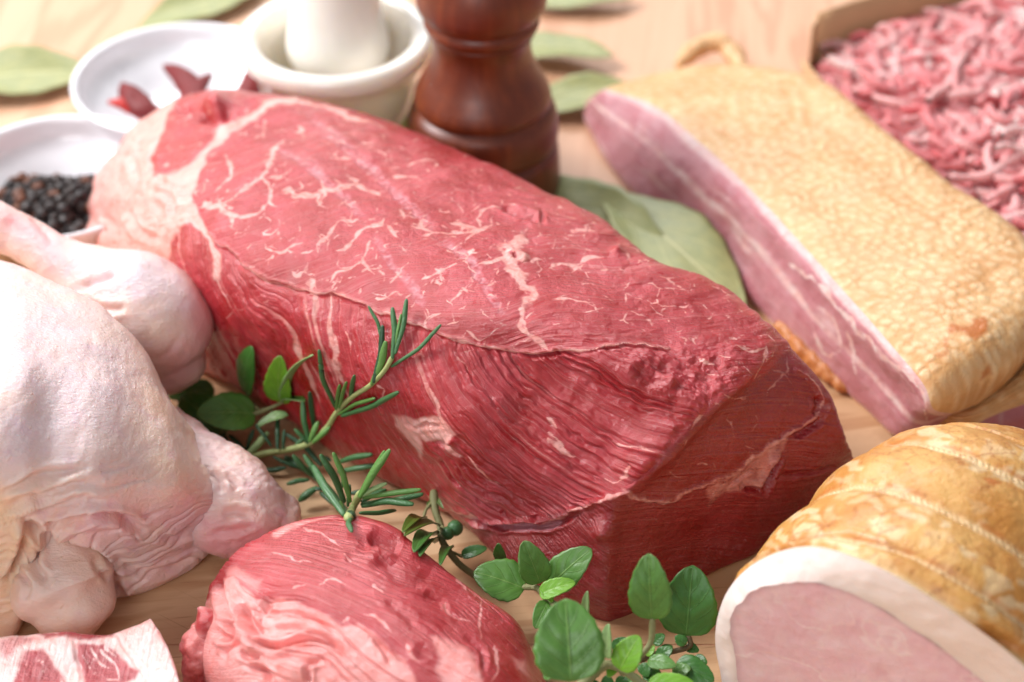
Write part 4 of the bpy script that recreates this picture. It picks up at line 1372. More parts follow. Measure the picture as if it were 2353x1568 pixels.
R = [
    [(1346, 240, .2), (1352, 232, .7), (1360, 222, 1.1), (1388, 204, 1.5), (1440, 186, 1.5), (1520, 168, 1.5), (1600, 158, 1.4)],
    [(1395, 370, 0), (1420, 335, .8), (1450, 300, 1.5), (1502, 252, 2.2), (1600, 215, 2.4), (1710, 190, 2.5), (1862, 178, 2.4)],
    [(1490, 480, 0), (1520, 440, .9), (1560, 400, 1.8), (1640, 368, 2.7), (1760, 320, 2.9), (1870, 270, 3), (1975, 255, 2.8)],
    [(1640, 590, 0), (1670, 560, .9), (1710, 525, 2.0), (1785, 510, 3.1), (1900, 450, 3.3), (2010, 395, 3.3), (2105, 360, 3.0)],
    [(1735, 705, 0), (1775, 680, 1.1), (1835, 660, 2.2), (1930, 672, 3.4), (2050, 590, 3.6), (2150, 520, 3.6), (2235, 456, 3.2)],
    [(1890, 850, 0), (1915, 825, 1.1), (1965, 800, 2.2), (2048, 806, 3.5), (2150, 720, 3.8), (2260, 640, 3.8), (2353, 546, 3.3)],
    [(2010, 960, .0), (2030, 935, 1.0), (2070, 905, 2.0), (2120, 895, 3.3), (2220, 825, 3.7), (2320, 745, 3.7), (2430, 640, 3.3)],
    [(2070, 1008, .2), (2085, 985, 1.0), (2110, 955, 1.7), (2141, 945, 2.7), (2240, 882, 3.0), (2340, 812, 3.1), (2450, 700, 2.8)],
]
G = body(R, 0.3, 0.4, out=(0.9, 0.4))
s = Surf(G, 620, 460, cap0=(0.0, 0.2, -0.3), cap1=(0.25, -0.15, -0.45))
Pw = s.warp(6, 0.8)
V = s.V
X, Y, Z = V[..., 0], V[..., 1], V[..., 2]
Pw = vnoise(s)
wx = 0.12 * fbm(X * 1.5, Y * 1.5, 0.5, 2)
f1, f2, idv = worley((X * 0.8 + Y * 0.6 + wx) * 2.7, (Y * 0.8 - X * 0.6 - wx) * 2.5, jit=0.75)
cell = sst(0.62, 0.12, f1) * (0.45 + 0.55 * idv)
ba = 0.062 * cell * (0.55 + 0.6 * fbm(X / 1.6, Y / 1.6, 0.0, 2))
cut = np.clip(3.0 - s.VI, 0, 1)
rind = sst(3.0, 3.15, s.VI) * (1 - sst(8.5, 8.6, s.VI))
fat = np.zeros(X.shape)
t = s.VI + 0.10 * fbm(X / 2, Y / 2, Z / 2, 3)
fat = np.maximum(fat, sst(2.70, 2.95, t) * 0.6)
fat = np.maximum(fat, 0.8 * np.exp(-((t - 1.8 - 0.2 * np.sin(X * 0.35)) / 0.2) ** 2) * (0.7 + 0.5 * fbm(X * 0.5, Y * 0.5, t * 2, 3)))
fat = np.maximum(fat, 0.6 * sst(0.45, 0.15, t))
fat = np.maximum(fat, 0.55 * sst(0.1, 0.8, fbm(t * 2.5, X * 0.22, Y * 0.22, 3)))
veins(s, fat, [(crop(2500, 900, 1500, 2138, ((1000, 430), (1080, 500), (1110, 600), (1090, 680), (1040, 700), (990, 620), (960, 520))), 3, 3),
               (crop(2500, 900, 1500, 2138, ((1160, 560), (1180, 640), (1200, 820))), 4, 5), (crop(2500, 900, 1500, 2138, ((1220, 560), (1350, 700), (1480, 800), (1560, 900), (1600, 1060))), 6, 5),
               (crop(2500, 900, 1500, 2138, ((820, 180), (980, 300), (1160, 500), (1250, 620))), 5, 6)], Pw)
brown = 0.95 * s.inside(C5((1000, 530), (1080, 540), (1180, 530), (1200, 470), (1270, 465), (1300, 500), (1270, 590), (1180, 640), (1100, 590), (1000, 590)), 6, Pw)
brown = np.maximum(brown, 0.7 * s.inside(C5((950, 620), (990, 630), (985, 760), (900, 790), (880, 760), (960, 740)), 6, Pw))
brown = np.maximum(brown, 0.8 * s.inside(C5((1240, 880), (1310, 830), (1320, 900), (1230, 960)), 6, Pw))
d = 0.08 * fbm(X / 3, Y / 3, Z / 3, 3) + rind * ba * sst(1.0, 2.4, s.UI + 0.6 * (s.VI - 3)) * (1 - 0.5 * sst(5.2, 6.6, s.UI))
d += (1 - rind) * 0.03 * fbm(X * 1.5, Y * 1.5, Z * 1.5, 3)
wv = sst(0.9, 0.0, s.VI) * (s.VI < 1.5)
s.attr = dict(fat=fat, flow=np.stack([t * 4, X * 0.3, Y * 0.3], -1), tone=np.zeros(X.shape), marb=np.zeros(X.shape), cell=cell, brown=brown)
s.disp(d)
loc = U(1850, 650, 0)
bc = thing('smoked_bacon_slab', (loc[0], loc[1], 0), 'long smoked bacon slab with golden bumpy rind lying beside the minced meat', 'bacon')
ic = int(np.searchsorted(s.vi, 3.06))
ie = int(np.searchsorted(s.vi, 8.6))
s.mesh('rind', M['bacon_rind'], bc, cols=list(range(ic, ie + 1)))
s.mesh('cut_side', M['bacon'], bc, cols=list(range(ie, len(s.vi))) + list(range(0, ic + 1)))
# folded flap at the near end
R = [
    [(2120, 1005, 0), (2125, 990, .3), (2135, 975, .6), (2145, 962, .8), (2165, 948, 1.0), (2190, 930, 1.0), (2230, 900, 1.0)],
    [(2190, 1030, 0), (2200, 1005, .5), (2215, 985, .9), (2230, 965, 1.2), (2245, 940, 1.4), (2260, 915, 1.4), (2300, 880, 1.2)],
    [(2270, 1035, 0), (2280, 990, .8), (2290, 955, 1.2), (2300, 930, 1.5), (2310, 905, 1.7), (2325, 880, 1.7), (2370, 840, 1.4)],
    [(2353, 1020, 0), (2360, 965, 1.0), (2365, 930, 1.4), (2372, 890, 1.8), (2380, 865, 1.9), (2390, 840, 1.9), (2440, 790, 1.5)],
    [(2480, 980, 0), (2480, 920, 1.0), (2480, 880, 1.4), (2480, 840, 1.8), (2485, 810, 1.9), (2500, 780, 1.9), (2540, 740, 1.5)],
]
s = Surf(body(R, 0.2, 0.4, out=(0.3, 1)), 240, 200, cap0=(-0.1, 0, 0), cap1=(0.2, 0, 0))
V = s.V
X, Y, Z = V[..., 0], V[..., 1], V[..., 2]
rind = sst(2.0, 2.3, s.VI) * (s.VI < 8.5)
wr = np.abs(perlin(s.VI * 2.2 + 0.5 * fbm(X, Y, Z, 2), X * 0.5, 0.0))
d = rind * -0.07 * np.exp(-(wr / 0.12) ** 2) + 0.05 * fbm(X, Y, Z, 3)
s.attr = dict(fat=0.3 * rind, flow=V * 0.4, tone=0.3 * (1 - rind), marb=0 * X, cell=0.6 * sst(-0.2, 0.6, fbm(X * 2, Y * 2, Z * 2, 3)), brown=0.6 * sst(5.2, 6.0, s.VI) * (s.VI < 8))
s.disp(d)
ic = int(np.searchsorted(s.vi, 2.1))
s.mesh('rind', M['bacon_rind'], bc, cols=list(range(ic, len(s.vi))))
s.mesh('cut_side', M['bacon'], bc, cols=list(range(0, ic + 1)))
# curled rind edge at the far end
s = TubeSurf([U(1560, 150, .8), U(1600, 110, 1.1), U(1650, 100, 1.2), U(1695, 140, 1.0), U(1700, 160, 1.0)], [0.25, 0.38, 0.42, 0.35, 0.2], 80, 40)
s.attr = dict(cell=0.5 + 0 * s.UI, brown=0 * s.UI)
s.disp(0.12 * fbm(s.V[..., 0] * 1.4, s.V[..., 1] * 1.4, s.V[..., 2], 3))
s.mesh('rind_curl', M['bacon_rind'], bc)
# toasted underside showing below the cut side
s = TubeSurf([U(1795, 752, .35), U(1840, 800, .3), U(1900, 858, .28), U(1965, 898, .3)], [0.2, 0.32, 0.3, 0.15], 80, 30)
s.attr = dict(cell=0 * s.UI, brown=0.7 + 0 * s.UI)
s.disp(0.12 * fbm(s.V[..., 0] * 2, s.V[..., 1] * 2, s.V[..., 2], 3))
s.mesh('toasted_underside', M['bacon_rind'], bc)

# ------------------------------------------------------------------ roast ham roll
R = [
    [(1690, 1640, 0), (1652, 1530, 1.0), (1644, 1450, 2.2), (1668, 1365, 3.6), (1742, 1290, 5.2), (1860, 1256, 6.4), (2010, 1300, 6.9), (2180, 1400, 6.6), (2353, 1530, 5.5), (2480, 1680, 3.5), (2520, 1820, 0)],
    [(1800, 1560, 0), (1730, 1460, 1.2), (1695, 1400, 2.4), (1705, 1330, 3.7), (1768, 1262, 5.3), (1890, 1226, 6.5), (2060, 1262, 7.0), (2230, 1352, 6.8), (2400, 1470, 5.7), (2540, 1620, 3.6), (2580, 1760, 0)],
    [(1880, 1400, 0), (1830, 1330, 1.2), (1810, 1260, 2.4), (1822, 1200, 3.7), (1872, 1140, 5.3), (1975, 1108, 6.5), (2120, 1145, 7.1), (2280, 1225, 6.9), (2450, 1340, 5.8), (2600, 1480, 3.6), (2650, 1620, 0)],
    [(2000, 1290, 0), (1950, 1220, 1.2), (1925, 1150, 2.4), (1935, 1095, 3.6), (1985, 1040, 5.2), (2080, 1005, 6.4), (2210, 1035, 7.0), (2360, 1105, 6.8), (2520, 1200, 5.7), (2680, 1340, 3.6), (2740, 1480, 0)],
    [(2100, 1230, 0), (2060, 1170, 1.2), (2045, 1100, 2.2), (2060, 1050, 3.2), (2110, 1000, 4.6), (2195, 972, 5.6), (2310, 998, 6.1), (2440, 1060, 5.9), (2590, 1140, 5.0), (2740, 1260, 3.2), (2800, 1400, 0)],
    [(2200, 1190, 0), (2180, 1130, 1.0), (2175, 1080, 1.8), (2190, 1040, 2.5), (2230, 1000, 3.5), (2300, 985, 4.2), (2400, 1005, 4.6), (2510, 1060, 4.4), (2640, 1130, 3.8), (2760, 1230, 2.4), (2810, 1360, 0)],
]
G = []
for r in R:
    pts = [U(*p) for p in r]
    mid = (pts[0] + pts[-1]) / 2
    mid[2] = 0
    G.append(pts + [mid])
s = Surf(G, 560, 560, cap1=(0.5, 0.5, -0.5))
Pw = s.warp(6, 1.0)
V = s.V
X, Y, Z = V[..., 0], V[..., 1], V[..., 2]
d = 0.10 * fbm(X / 3, Y / 3, Z / 3, 3) + 0.02 * fbm(X * 2, Y * 2, Z * 2, 4)
for c0, w in ((1.0, 0.09), (2.0, 0.10), (3.0, 0.10)):
    off = s.UI - c0 - 0.035 * fbm(X, Y, Z, 3)
    gl = np.exp(-(off / w) ** 2)
    rope = np.abs(np.sin(s.VI * 34 + off * 30))
    d += -0.16 * gl + 0.09 * np.exp(-(off / (w * 0.42)) ** 2) * (0.55 + 0.45 * rope)
d += 0.06 * np.cos((s.UI - 0.5) * 2 * pi) * (s.UI < 4)
crease(s, d, C9((1600, 1140), (1700, 1180), (1850, 1230), (2000, 1290), (2195, 1380)), 12, 0.22, P=Pw)
f1, f2, idv = worley(X * 1.4 + 0.6 * fbm(X, Y, Z, 3), (Y + Z) * 1.4 + 0.6 * fbm(X + 5, Y, Z, 3))
cell = sst(0.1, 0.5, f2 - f1) * sst(0.3, 0.7, idv) + np.maximum(0, 1 - np.abs(np.minimum(np.abs(s.UI - 1), np.minimum(np.abs(s.UI - 2), np.abs(s.UI - 3)))) / 0.09) * 0.9
cell = np.maximum(cell, sst(0.22, 0.0, s.UI))
brown = 0.85 * s.inside(C9((1930, 320), (1980, 310), (2060, 345), (2010, 370), (1980, 360)), 4, Pw)
brown = np.maximum(brown, 0.6 * s.inside(C9((1860, 800), (1900, 820), (1895, 832), (1865, 815)), 3, Pw))
bw = np.abs(np.minimum(np.abs(s.UI - 1.09), np.minimum(np.abs(s.UI - 2.09), np.abs(s.UI - 3.09))))
brown = np.maximum(brown, 0.55 * np.exp(-(bw / 0.03) ** 2) * sst(-0.2, 0.4, fbm(X * 1.5, Y * 1.5, Z, 3)))
D, T = s.dist(smooth_poly(C9((1600, 1140), (1700, 1180), (1850, 1230), (2000, 1290), (2195, 1380)), 5), Pw)
brown = np.maximum(brown, 0.55 * np.exp(-(D / 12) ** 2))
s.attr = dict(cell=np.clip(cell, 0, 1), brown=brown)
edge0 = s.V[0].copy()
s.disp(d * sst(0, 0.18, s.UI) * sst(0, 0.5, Z))
loc = U(2050, 1500, 0)
hm = thing('roast_ham_roll', (loc[0], loc[1], 0), 'tied golden smoked ham roll with pink cut face in the lower right corner', 'ham')
s.mesh('rind', M['ham_rind'], hm)
# the cut face: fat rim then meat, a slightly bulging disc inside the first section
E = edge0
n = E.shape[0]
c = np.array([E[:, 0].mean(), E[:, 1].mean(), E[:, 2].mean()])
inner_px = [(1732, 1640), (1702, 1560), (1682, 1470), (1696, 1398), (1742, 1348), (1835, 1328), (1950, 1352), (2092, 1432), (2254, 1552), (2374, 1690), (2410, 1800)]
# best plane through the edge
u_, sv, vt = np.linalg.svd(E - c)
nrm = vt[2]
if np.dot(nrm, CAM - c) < 0:
    nrm = -nrm


def onplane(px, py):
    a = U(px, py, 0) - CAM
    return CAM + a * (np.dot(c - CAM, nrm) / np.dot(a, nrm))


I0 = np.array([onplane(*p) for p in inner_px])
I0 = np.concatenate([I0, [(I0[0] + I0[-1]) / 2]])
kI = knots(np.array([np.concatenate([I0, I0[:1]])] * 2), 1)
tI = np.interp(np.interp(s.vi, np.arange(len(G[0]) + 1), np.arange(len(G[0]) + 1)), np.arange(len(I0) + 1), kI)
I1 = interp(I0, kI, tI, True)
th_ = np.linspace(0, 2 * pi, n)
I1 = I1 + (0.05 * fbm(np.cos(th_) * 3, np.sin(th_) * 3, 0.0, 3))[:, None] * (I1 - c) * 0.6
nr_ = 40
rr = np.linspace(0, 1, nr_)
bul = nrm * 0.12
FV = np.array([E * (1 - t_) + I1 * t_ + bul * sin(t_ * pi / 2) for t_ in rr])
ctr = I1.mean(0)
nm = 130
MV = np.array([I1 * (1 - t_) + ctr * t_ + bul * (1 + 0.4 * t_) for t_ in np.linspace(0, 0.999, nm)])


def disc(name, GV, mat, at):
    k = Surf.__new__(Surf)
    k.V = GV
    k.closed = True
    k.attr = {}
    k.UI = k.VI = np.zeros(GV.shape[:2])
    du = np.gradient(GV, axis=0)
    dv = np.roll(GV, -1, 1) - np.roll(GV, 1, 1)
    k.flip = np.einsum('ijk,k->', np.cross(du, dv), nrm) < 0
    k.refresh()
    at(k)
    return k.mesh(name, mat, hm)


def fatat(k):
    k.disp(0.05 * fbm(k.V[..., 0], k.V[..., 1], k.V[..., 2], 3) * np.sin(np.linspace(0, pi, nr_))[:, None])


def meatat(k):
    X, Y, Z = k.V[..., 0], k.V[..., 1], k.V[..., 2]
    e = np.abs(perlin(X * 0.45 + 0.3 * fbm(X, Y, Z, 3), Z * 0.45, 2.0))
    e2 = np.abs(perlin(X * 0.9 + 7, Z * 0.9, 5.0))
    f = 0.55 * np.exp(-(e / 0.035) ** 2) + 0.4 * np.exp(-(e2 / 0.03) ** 2) * sst(0, .5, fbm(X / 2, Z / 2, 1, 2))
    f = np.maximum(f, 0.35 * sst(0.3, 0.8, fbm(X * 0.8, Z * 0.8 + 9, 3, 4)))
    k.attr = dict(fat=f, flow=np.stack([X, Z * 2, Y], -1), tone=0.25 * sst(8, 0, np.arange(nm))[:, None] + 0 * X, marb=0 * X)
    k.disp(0.02 * fbm(X * 1.5, Y * 1.5, Z * 1.5, 3))


disc('fat_rim', FV, M['fat'], fatat)
disc('cut_face', MV, M['ham'], meatat)
# ------------------------------------------------------------------ pepper mill
c = U(1112, 442, 0)
mill = thing('pepper_mill', c, 'dark brown turned wood pepper mill standing behind the beef joint', 'pepper mill')


def zfor(y):
    lo, hi = 0.0, 30.0
    for _ in range(40):
        m_ = (lo + hi) / 2
        if proj(c + A(0, 0, m_))[1] > y:
            lo = m_
        else:
            hi = m_
    return lo


def pr(*yh):
    """silhouette read as (row, half width) in the photo -> radius and height"""
    o = []
    for y, h in yh:
        z = zfor(y)
        o.append((h / pxcm(c + A(0, 0, z)), z))
    return o


pb = pr((436, 170), (425, 174), (350, 174), (332, 172), (324, 168), (319, 163), (314, 167), (304, 172), (285, 174), (262, 172), (246, 166), (237, 157), (232, 151), (226, 157), (215, 158), (200, 153), (180, 142), (160, 130), (140, 121), (120, 115), (100, 113), (85, 115), (72, 120), (66, 124))
pv = smooth_poly([(0, 0), (pb[0][0] * .97, 0)] + pb + [(pb[-1][0] - .06, pb[-1][1] + .05)], 6)
pv[:, 0] = np.maximum(pv[:, 0], 0)
V, Q = lathe(pv, c, 128)
build('body', V, Q, M['mill'], mill)
ph = pr((64, 122), (58, 128), (45, 134), (36, 132), (31, 129), (26, 133), (15, 143), (0, 150), (-20, 152), (-50, 148), (-90, 130), (-130, 100), (-160, 60))
pv = smooth_poly([(ph[0][0] - .1, ph[0][1])] + ph + [(0, ph[-1][1] + .5)], 6)
pv[:, 0] = np.maximum(pv[:, 0], 0)
V, Q = lathe(pv, c, 128)
build('head', V, Q, M['mill'], mill)

# ------------------------------------------------------------------ mortar and pestle
cm = U(770, 74, 5.4)
cm[2] = 0
mo = thing('mortar', cm, 'cream alabaster mortar bowl holding a pestle', 'mortar')
prof = [(0, 0), (2.0, 0), (2.15, .15), (2.1, .5), (2.0, .8), (2.2, 1.3), (2.65, 2.3), (2.95, 3.3), (3.15, 4.1), (3.35, 4.5), (3.58, 4.75), (3.64, 5.05), (3.58, 5.32), (3.36, 5.45), (3.0, 5.36), (2.8, 5.0), (2.65, 3.8), (2.3, 2.5), (1.6, 1.7), (0, 1.3)]
V, Q = lathe(smooth_poly(prof, 5), cm, 96)
build('bowl', V, Q, M['alabaster'], mo)
top = cm + A(-0.1, 2.0, 11.0)
bot = cm + A(0.0, 0.5, 3.4)
s = TubeSurf([bot, bot + (top - bot) * 0.12, bot + (top - bot) * 0.3, bot + (top - bot) * 0.55, top], [1.6, 1.95, 1.75, 1.4, 0.95], 90, 64)
pe = s.mesh('pestle', M['alabaster'])
tag(pe, 'thick pale stone pestle leaning inside the mortar bowl', 'pestle')

# ------------------------------------------------------------------ white dishes


def dish(px, py, zr, r, label):
    c = U(px, py, zr)
    c[2] = 0
    k = r / 4.2
    prof = [(0, 0.0), (2.0 * k, 0), (2.1 * k, .08), (2.3 * k, .2), (3.2 * k, .75), (3.9 * k, zr * 0.62), (4.2 * k, zr - .1), (4.22 * k, zr), (4.12 * k, zr + .06), (3.98 * k, zr), (3.7 * k, zr * 0.66), (3.0 * k, .95), (2.2 * k, .42), (1.2 * k, .3), (0, .3)]
    V, Q = lathe(smooth_poly(prof, 4), c, 96)
    o = build('dish', V, Q, M['porcelain'], loc=c)
    tag(o, label, 'dish', 'small white dishes')
    return c


cd = dish(412, 176, 2.2, 4.2, 'white round dish with red chilies in it')
cp = dish(128, 402, 2.2, 4.0, 'white round dish filled with black peppercorns')


def pod(base, tip, r, mat, label, seed):
    base, tip = A(*base), A(*tip)
    L = np.linalg.norm(tip - base)
    side = np.cross(tip - base, A(0, 0, 1))
    side /= np.linalg.norm(side)
    m1 = base + (tip - base) * 0.35 + side * 0.12 * L * (1 if seed % 2 else -1) + A(0, 0, 0.1)
    m2 = base + (tip - base) * 0.75 + side * 0.08 * L * (1 if seed % 2 else -1) + A(0, 0, 0.1)
    s = TubeSurf([base, m1, m2, tip], [r * 0.55, r, r * 0.85, r * 0.28], 60, 28, flat=0.75)
    V = s.V
    s.disp(0.10 * r * fbm(V[..., 0] * 1.6 + seed, V[..., 1] * 1.6, V[..., 2] * 3, 3))
    t = thing('dried_chili', base, label, 'chili', 'dried chilies in the white dish')
    s.mesh('pod', mat, t)
    q = base - (tip - base) / L * 0.5
    st = TubeSurf([base, (base + q) / 2 + A(0, 0, .1), q], [0.14, 0.08, 0.07], 14, 8)
    st.mesh('stalk', M['dark_stem'], t)


pod(U(352, 284, 1.2), U(252, 235, 1.8), 0.38, M['chili_red'], 'bright orange red chili lying lowest at the left of the dish', 1)
pod(U(380, 272, 1.5), U(284, 196, 1.8), 0.50, M['chili'], 'wide dark red chili second from the left in the dish', 2)
pod(U(432, 268, 1.6), U(380, 152, 1.5), 0.48, M['chili'], 'dark red chili pointing straight up the middle of the dish', 3)
pod(U(462, 268, 1.6), U(484, 172, 1.7), 0.36, M['chili'], 'small dark red chili whose tip just shows above the beef joint', 4)
pod(U(520, 268, 1.9), U(596, 136, 2.9), 0.46, M['chili'], 'red chili leaning up the right side of the dish by the mortar', 5)
pod(U(505, 285, 1.4), U(400, 232, 1.6), 0.42, M['chili'], 'dark red chili lying across the others in the dish', 6)

# peppercorns
rnd = random.Random(4)
meshes = []
for k in range(4):
    bm_n = 14
    th = np.linspace(0, pi, 12)
    pr = np.stack([np.sin(th) * .235, -np.cos(th) * .235], 1)
    V, Q = lathe(pr, A(0, 0, 0), bm_n)
    V = V * (1 + 0.10 * fbm(V[:, 0] * 6 + k * 9, V[:, 1] * 6, V[:, 2] * 6, 2))[:, None]
    o = build('peppercorn', V, Q, M['pepper'] if k < 3 else M['pepper_brown'], loc=(0, 0, 0))
    meshes.append(o)
pc = U(85, 462, 0.55)
used = [False] * 4
cells = []
for layer in range(4):
    zz = 0.55 + layer * 0.30
    rad = 2.45 - layer * 0.42
    nx = int(rad * 2 / 0.44) + 1
    for i in range(-nx, nx + 1):
        for j in range(-nx, nx + 1):
            x = i * 0.44 + (j % 2) * 0.22 + (layer % 2) * 0.2 + rnd.uniform(-.07, .07)
            y = j * 0.40 + rnd.uniform(-.07, .07)
            if x * x + y * y < rad * rad * (1 + 0.15 * sin(3 * math.atan2(y, x))):
                cells.append((x, y, zz + rnd.uniform(-.05, .05), layer))
cc = cp + A(-0.3, -0.2, 0)
cnt = 0
top = {}
cells.sort(key=lambda q: -q[2])
for x, y, z, layer in cells:
    if cnt >= 290:
        break
    p = A(cc[0] + x, cc[1] + y, z + max(0, (math.hypot(x, y) - 1.6)) * 0.3)
    q = proj(p)
    if q[0] < -20:
        continue
    k = rnd.choices([0, 1, 2, 3], [4, 4, 4, 2])[0]
    if not used[k]:
        o = meshes[k]
        used[k] = True
    else:
        o = meshes[k].copy()
        COL.objects.link(o)
    o.location = [float(v) * 0.01 for v in p]
    o.rotation_euler = (rnd.uniform(0, 6), rnd.uniform(0, 6), rnd.uniform(0, 6))
    tag(o, 'brown dried peppercorn in the white dish' if k == 3 else 'black dried peppercorn in the white dish', 'peppercorn', 'brown peppercorns in the white dish' if k == 3 else 'black peppercorns in the white dish')
    cnt += 1

# ------------------------------------------------------------------ tray of minced meat
a0 = U(1838, 190, 0)
e1 = U(2270, 740, 0) - a0
e1 /= np.linalg.norm(e1)
e2 = U(2353, 38, 0) - a0
e2 /= np.linalg.norm(e2)
tr = thing('paper_tray', a0, 'brown paperboard tray holding minced meat in the upper right corner', 'tray')


def board(name, a, b, h, th, lean, n=30):
    """upright paper side from a to b with a soft wavy top"""
    a, b = A(*a), A(*b)
    d_ = (b - a) / np.linalg.norm(b - a)
    nn = np.cross(d_, A(0, 0, 1))
    V, Q = [], []
    for i in range(n + 1):
        t = i / n
        p = a + (b - a) * t
        hh = h + 0.12 * sin(t * 9) + 0.06 * sin(t * 23)
        for z, o_ in ((0, 0), (hh * .5, lean * .5), (hh, lean), (hh, lean + th), (hh * .5, lean * .5 + th), (0, th)):
            V.append(p + nn * (o_ + 0.05 * sin(t * 11) * z / h) + A(0, 0, z + 0.02))
        if i:
            for k in range(6):
                Q.append(((i - 1) * 6 + k, i * 6 + k, i * 6 + (k + 1) % 6, (i - 1) * 6 + (k + 1) % 6))
    Q += [(0, 1, 4, 5), (1, 2, 3, 4), (n * 6 + 5, n * 6 + 4, n * 6 + 1, n * 6), (n * 6 + 4, n * 6 + 3, n * 6 + 2, n * 6 + 1)]
    return build(name, np.array(V), np.array(Q), M['card'], tr)


LB = 26.0
a1 = a0 + e1 * 0.6
a2 = a0 + e2 * 0.6
board('side_panel', a2, a0 + e2 * LB, 2.9, 0.08, -0.3)
board('side_panel', a1, a0 + e1 * LB, 1.5, 0.08, 0.3)
board('corner_fold', a1, a2, 2.9, 0.08, -0.1, 8)
b1, b2 = a0 + e1 * LB, a0 + e2 * LB
b3 = b1 + e2 * LB
slabv = np.array([a1, b1, b3, b2, a2])
V = np.concatenate([slabv + A(0, 0, 0.03), slabv + A(0, 0, 0.10)])
me_q = [(5, 6, 7, 8), (5, 8, 9, 9)]
build('base', np.array([a1 + A(0, 0, .03), b1 + A(0, 0, .03), b3 + A(0, 0, .03), b2 + A(0, 0, .03), a1 + A(0, 0, .1), b1 + A(0, 0, .1), b3 + A(0, 0, .1), b2 + A(0, 0, .1)]),
      [(0, 3, 2, 1), (4, 5, 6, 7), (0, 1, 5, 4), (1, 2, 6, 5), (2, 3, 7, 6), (3, 0, 4, 7)], M['card'], tr, smooth=False)

rs = np.random.RandomState(11)
VV, QQ, TT = [], [], []
base = 0


def top_z(i, j):
    return 1.35 + 1.45 * min(1, min(i, j) / 5.0) + 0.35 * float(fbm(i / 3, j / 3, 0.0, 2))


th = np.linspace(0, 2 * pi, 7)[:-1]
made = 0
for _ in range(14000):
    i, j = rs.uniform(0.3, 18), rs.uniform(0.3, 14)
    p = a0 + e1 * i + e2 * j
    lay = rs.uniform(0, 1)
    z = top_z(i, j) - 0.75 * lay ** 1.5 + (0.15 if rs.rand() < .2 else 0)
    p[2] = z
    q = proj(p)
    if not (1820 < q[0] < 2480 and -120 < q[1] < 700):
        continue
    ang = 1.0 + 1.5 * float(fbm(i / 4 + 20, j / 4, 0.0, 2)) + rs.normal() * 0.75
    L = rs.uniform(2.4, 5.0)
    ns = 11
    cur = rs.normal() * 0.7
    r = rs.uniform(0.16, 0.22)
    pts = []
    x = p.copy()
    a = ang
    ph = rs.uniform(0, 6)
    for k in range(ns):
        pts.append(x.copy())
        stp = L / ns
        x = x + stp * (cos(a) * e1 + sin(a) * e2)
        a += cur * stp + rs.normal() * 0.16
        x[2] = z + 0.16 * sin(ph + k * 0.7) - 0.10 * abs(k - ns / 2) / ns
    pts = np.array(pts)
    rel = pts - a0
    ok = True
    for e in (0, -1):
        n2 = np.array([e1[0], e2[0]]), np.array([e1[1], e2[1]])
        ij = np.linalg.solve(np.array([[e1[0], e2[0]], [e1[1], e2[1]]]), rel[e][:2])
        if ij.min() < 0.25:
            ok = False
    if not ok:
        continue
    rad = r * (0.35 + 0.65 * np.sin(np.linspace(0.25, pi - 0.25, ns)) ** 0.5) * (1 + 0.12 * rs.normal(size=ns))
    T = np.gradient(pts, axis=0)
    T /= np.linalg.norm(T, axis=1)[:, None]
    S = np.cross(T, A(0, 0, 1)); S /= np.linalg.norm(S, axis=1)[:, None]
    Nn = np.cross(S, T)
    ring = pts[:, None] + rad[:, None, None] * (np.cos(th)[None, :, None] * S[:, None] + np.sin(th)[None, :, None] * Nn[:, None])
    VV.append(ring.reshape(-1, 3))
    idx = base + np.arange(ns * 6).reshape(ns, 6)
    b = np.roll(idx, -1, 1)
    QQ.append(np.stack([idx[:-1], b[:-1], b[1:], idx[1:]], -1).reshape(-1, 4))
    TT.append(np.full(ns * 6, np.clip(rs.beta(2, 2.2), 0, 1)))
    base += ns * 6
    made += 1
    if made > 3400:
        break
o = build('minced_meat', np.concatenate(VV), np.concatenate(QQ), M['mince'], attr=dict(tone=np.concatenate(TT)))
tag(o, 'raw pink minced meat piled in the brown paper tray', 'mince', kind='stuff')
# solid core under the strands
gi, gj = np.meshgrid(np.linspace(0.15, 20, 60), np.linspace(0.15, 20, 60), indexing='ij')
core = a0 + gi[..., None] * e1 + gj[..., None] * e2
core[..., 2] = 0.75 + 1.45 * np.minimum(1, np.minimum(gi, gj) / 5.0) + 0.3 * fbm(gi / 3, gj / 3, 0.0, 2)
bot_ = core.copy(); bot_[..., 2] = 0.12
allv = np.concatenate([core.reshape(-1, 3), bot_.reshape(-1, 3)])
ix = np.arange(3600).reshape(60, 60)
q1 = np.stack([ix[:-1, :-1], ix[1:, :-1], ix[1:, 1:], ix[:-1, 1:]], -1).reshape(-1, 4)
bd = np.concatenate([ix[0, :-1], ix[:-1, -1], ix[-1, :0:-1], ix[:0:-1, 0]])
q2 = np.stack([bd, np.roll(bd, -1), np.roll(bd, -1) + 3600, bd + 3600], -1)
oc = build('mince_core', allv, np.concatenate([q1, q1[:, ::-1] + 3600, q2]), M['mince'], o, attr=dict(tone=np.zeros(7200)))

# ------------------------------------------------------------------ leaves


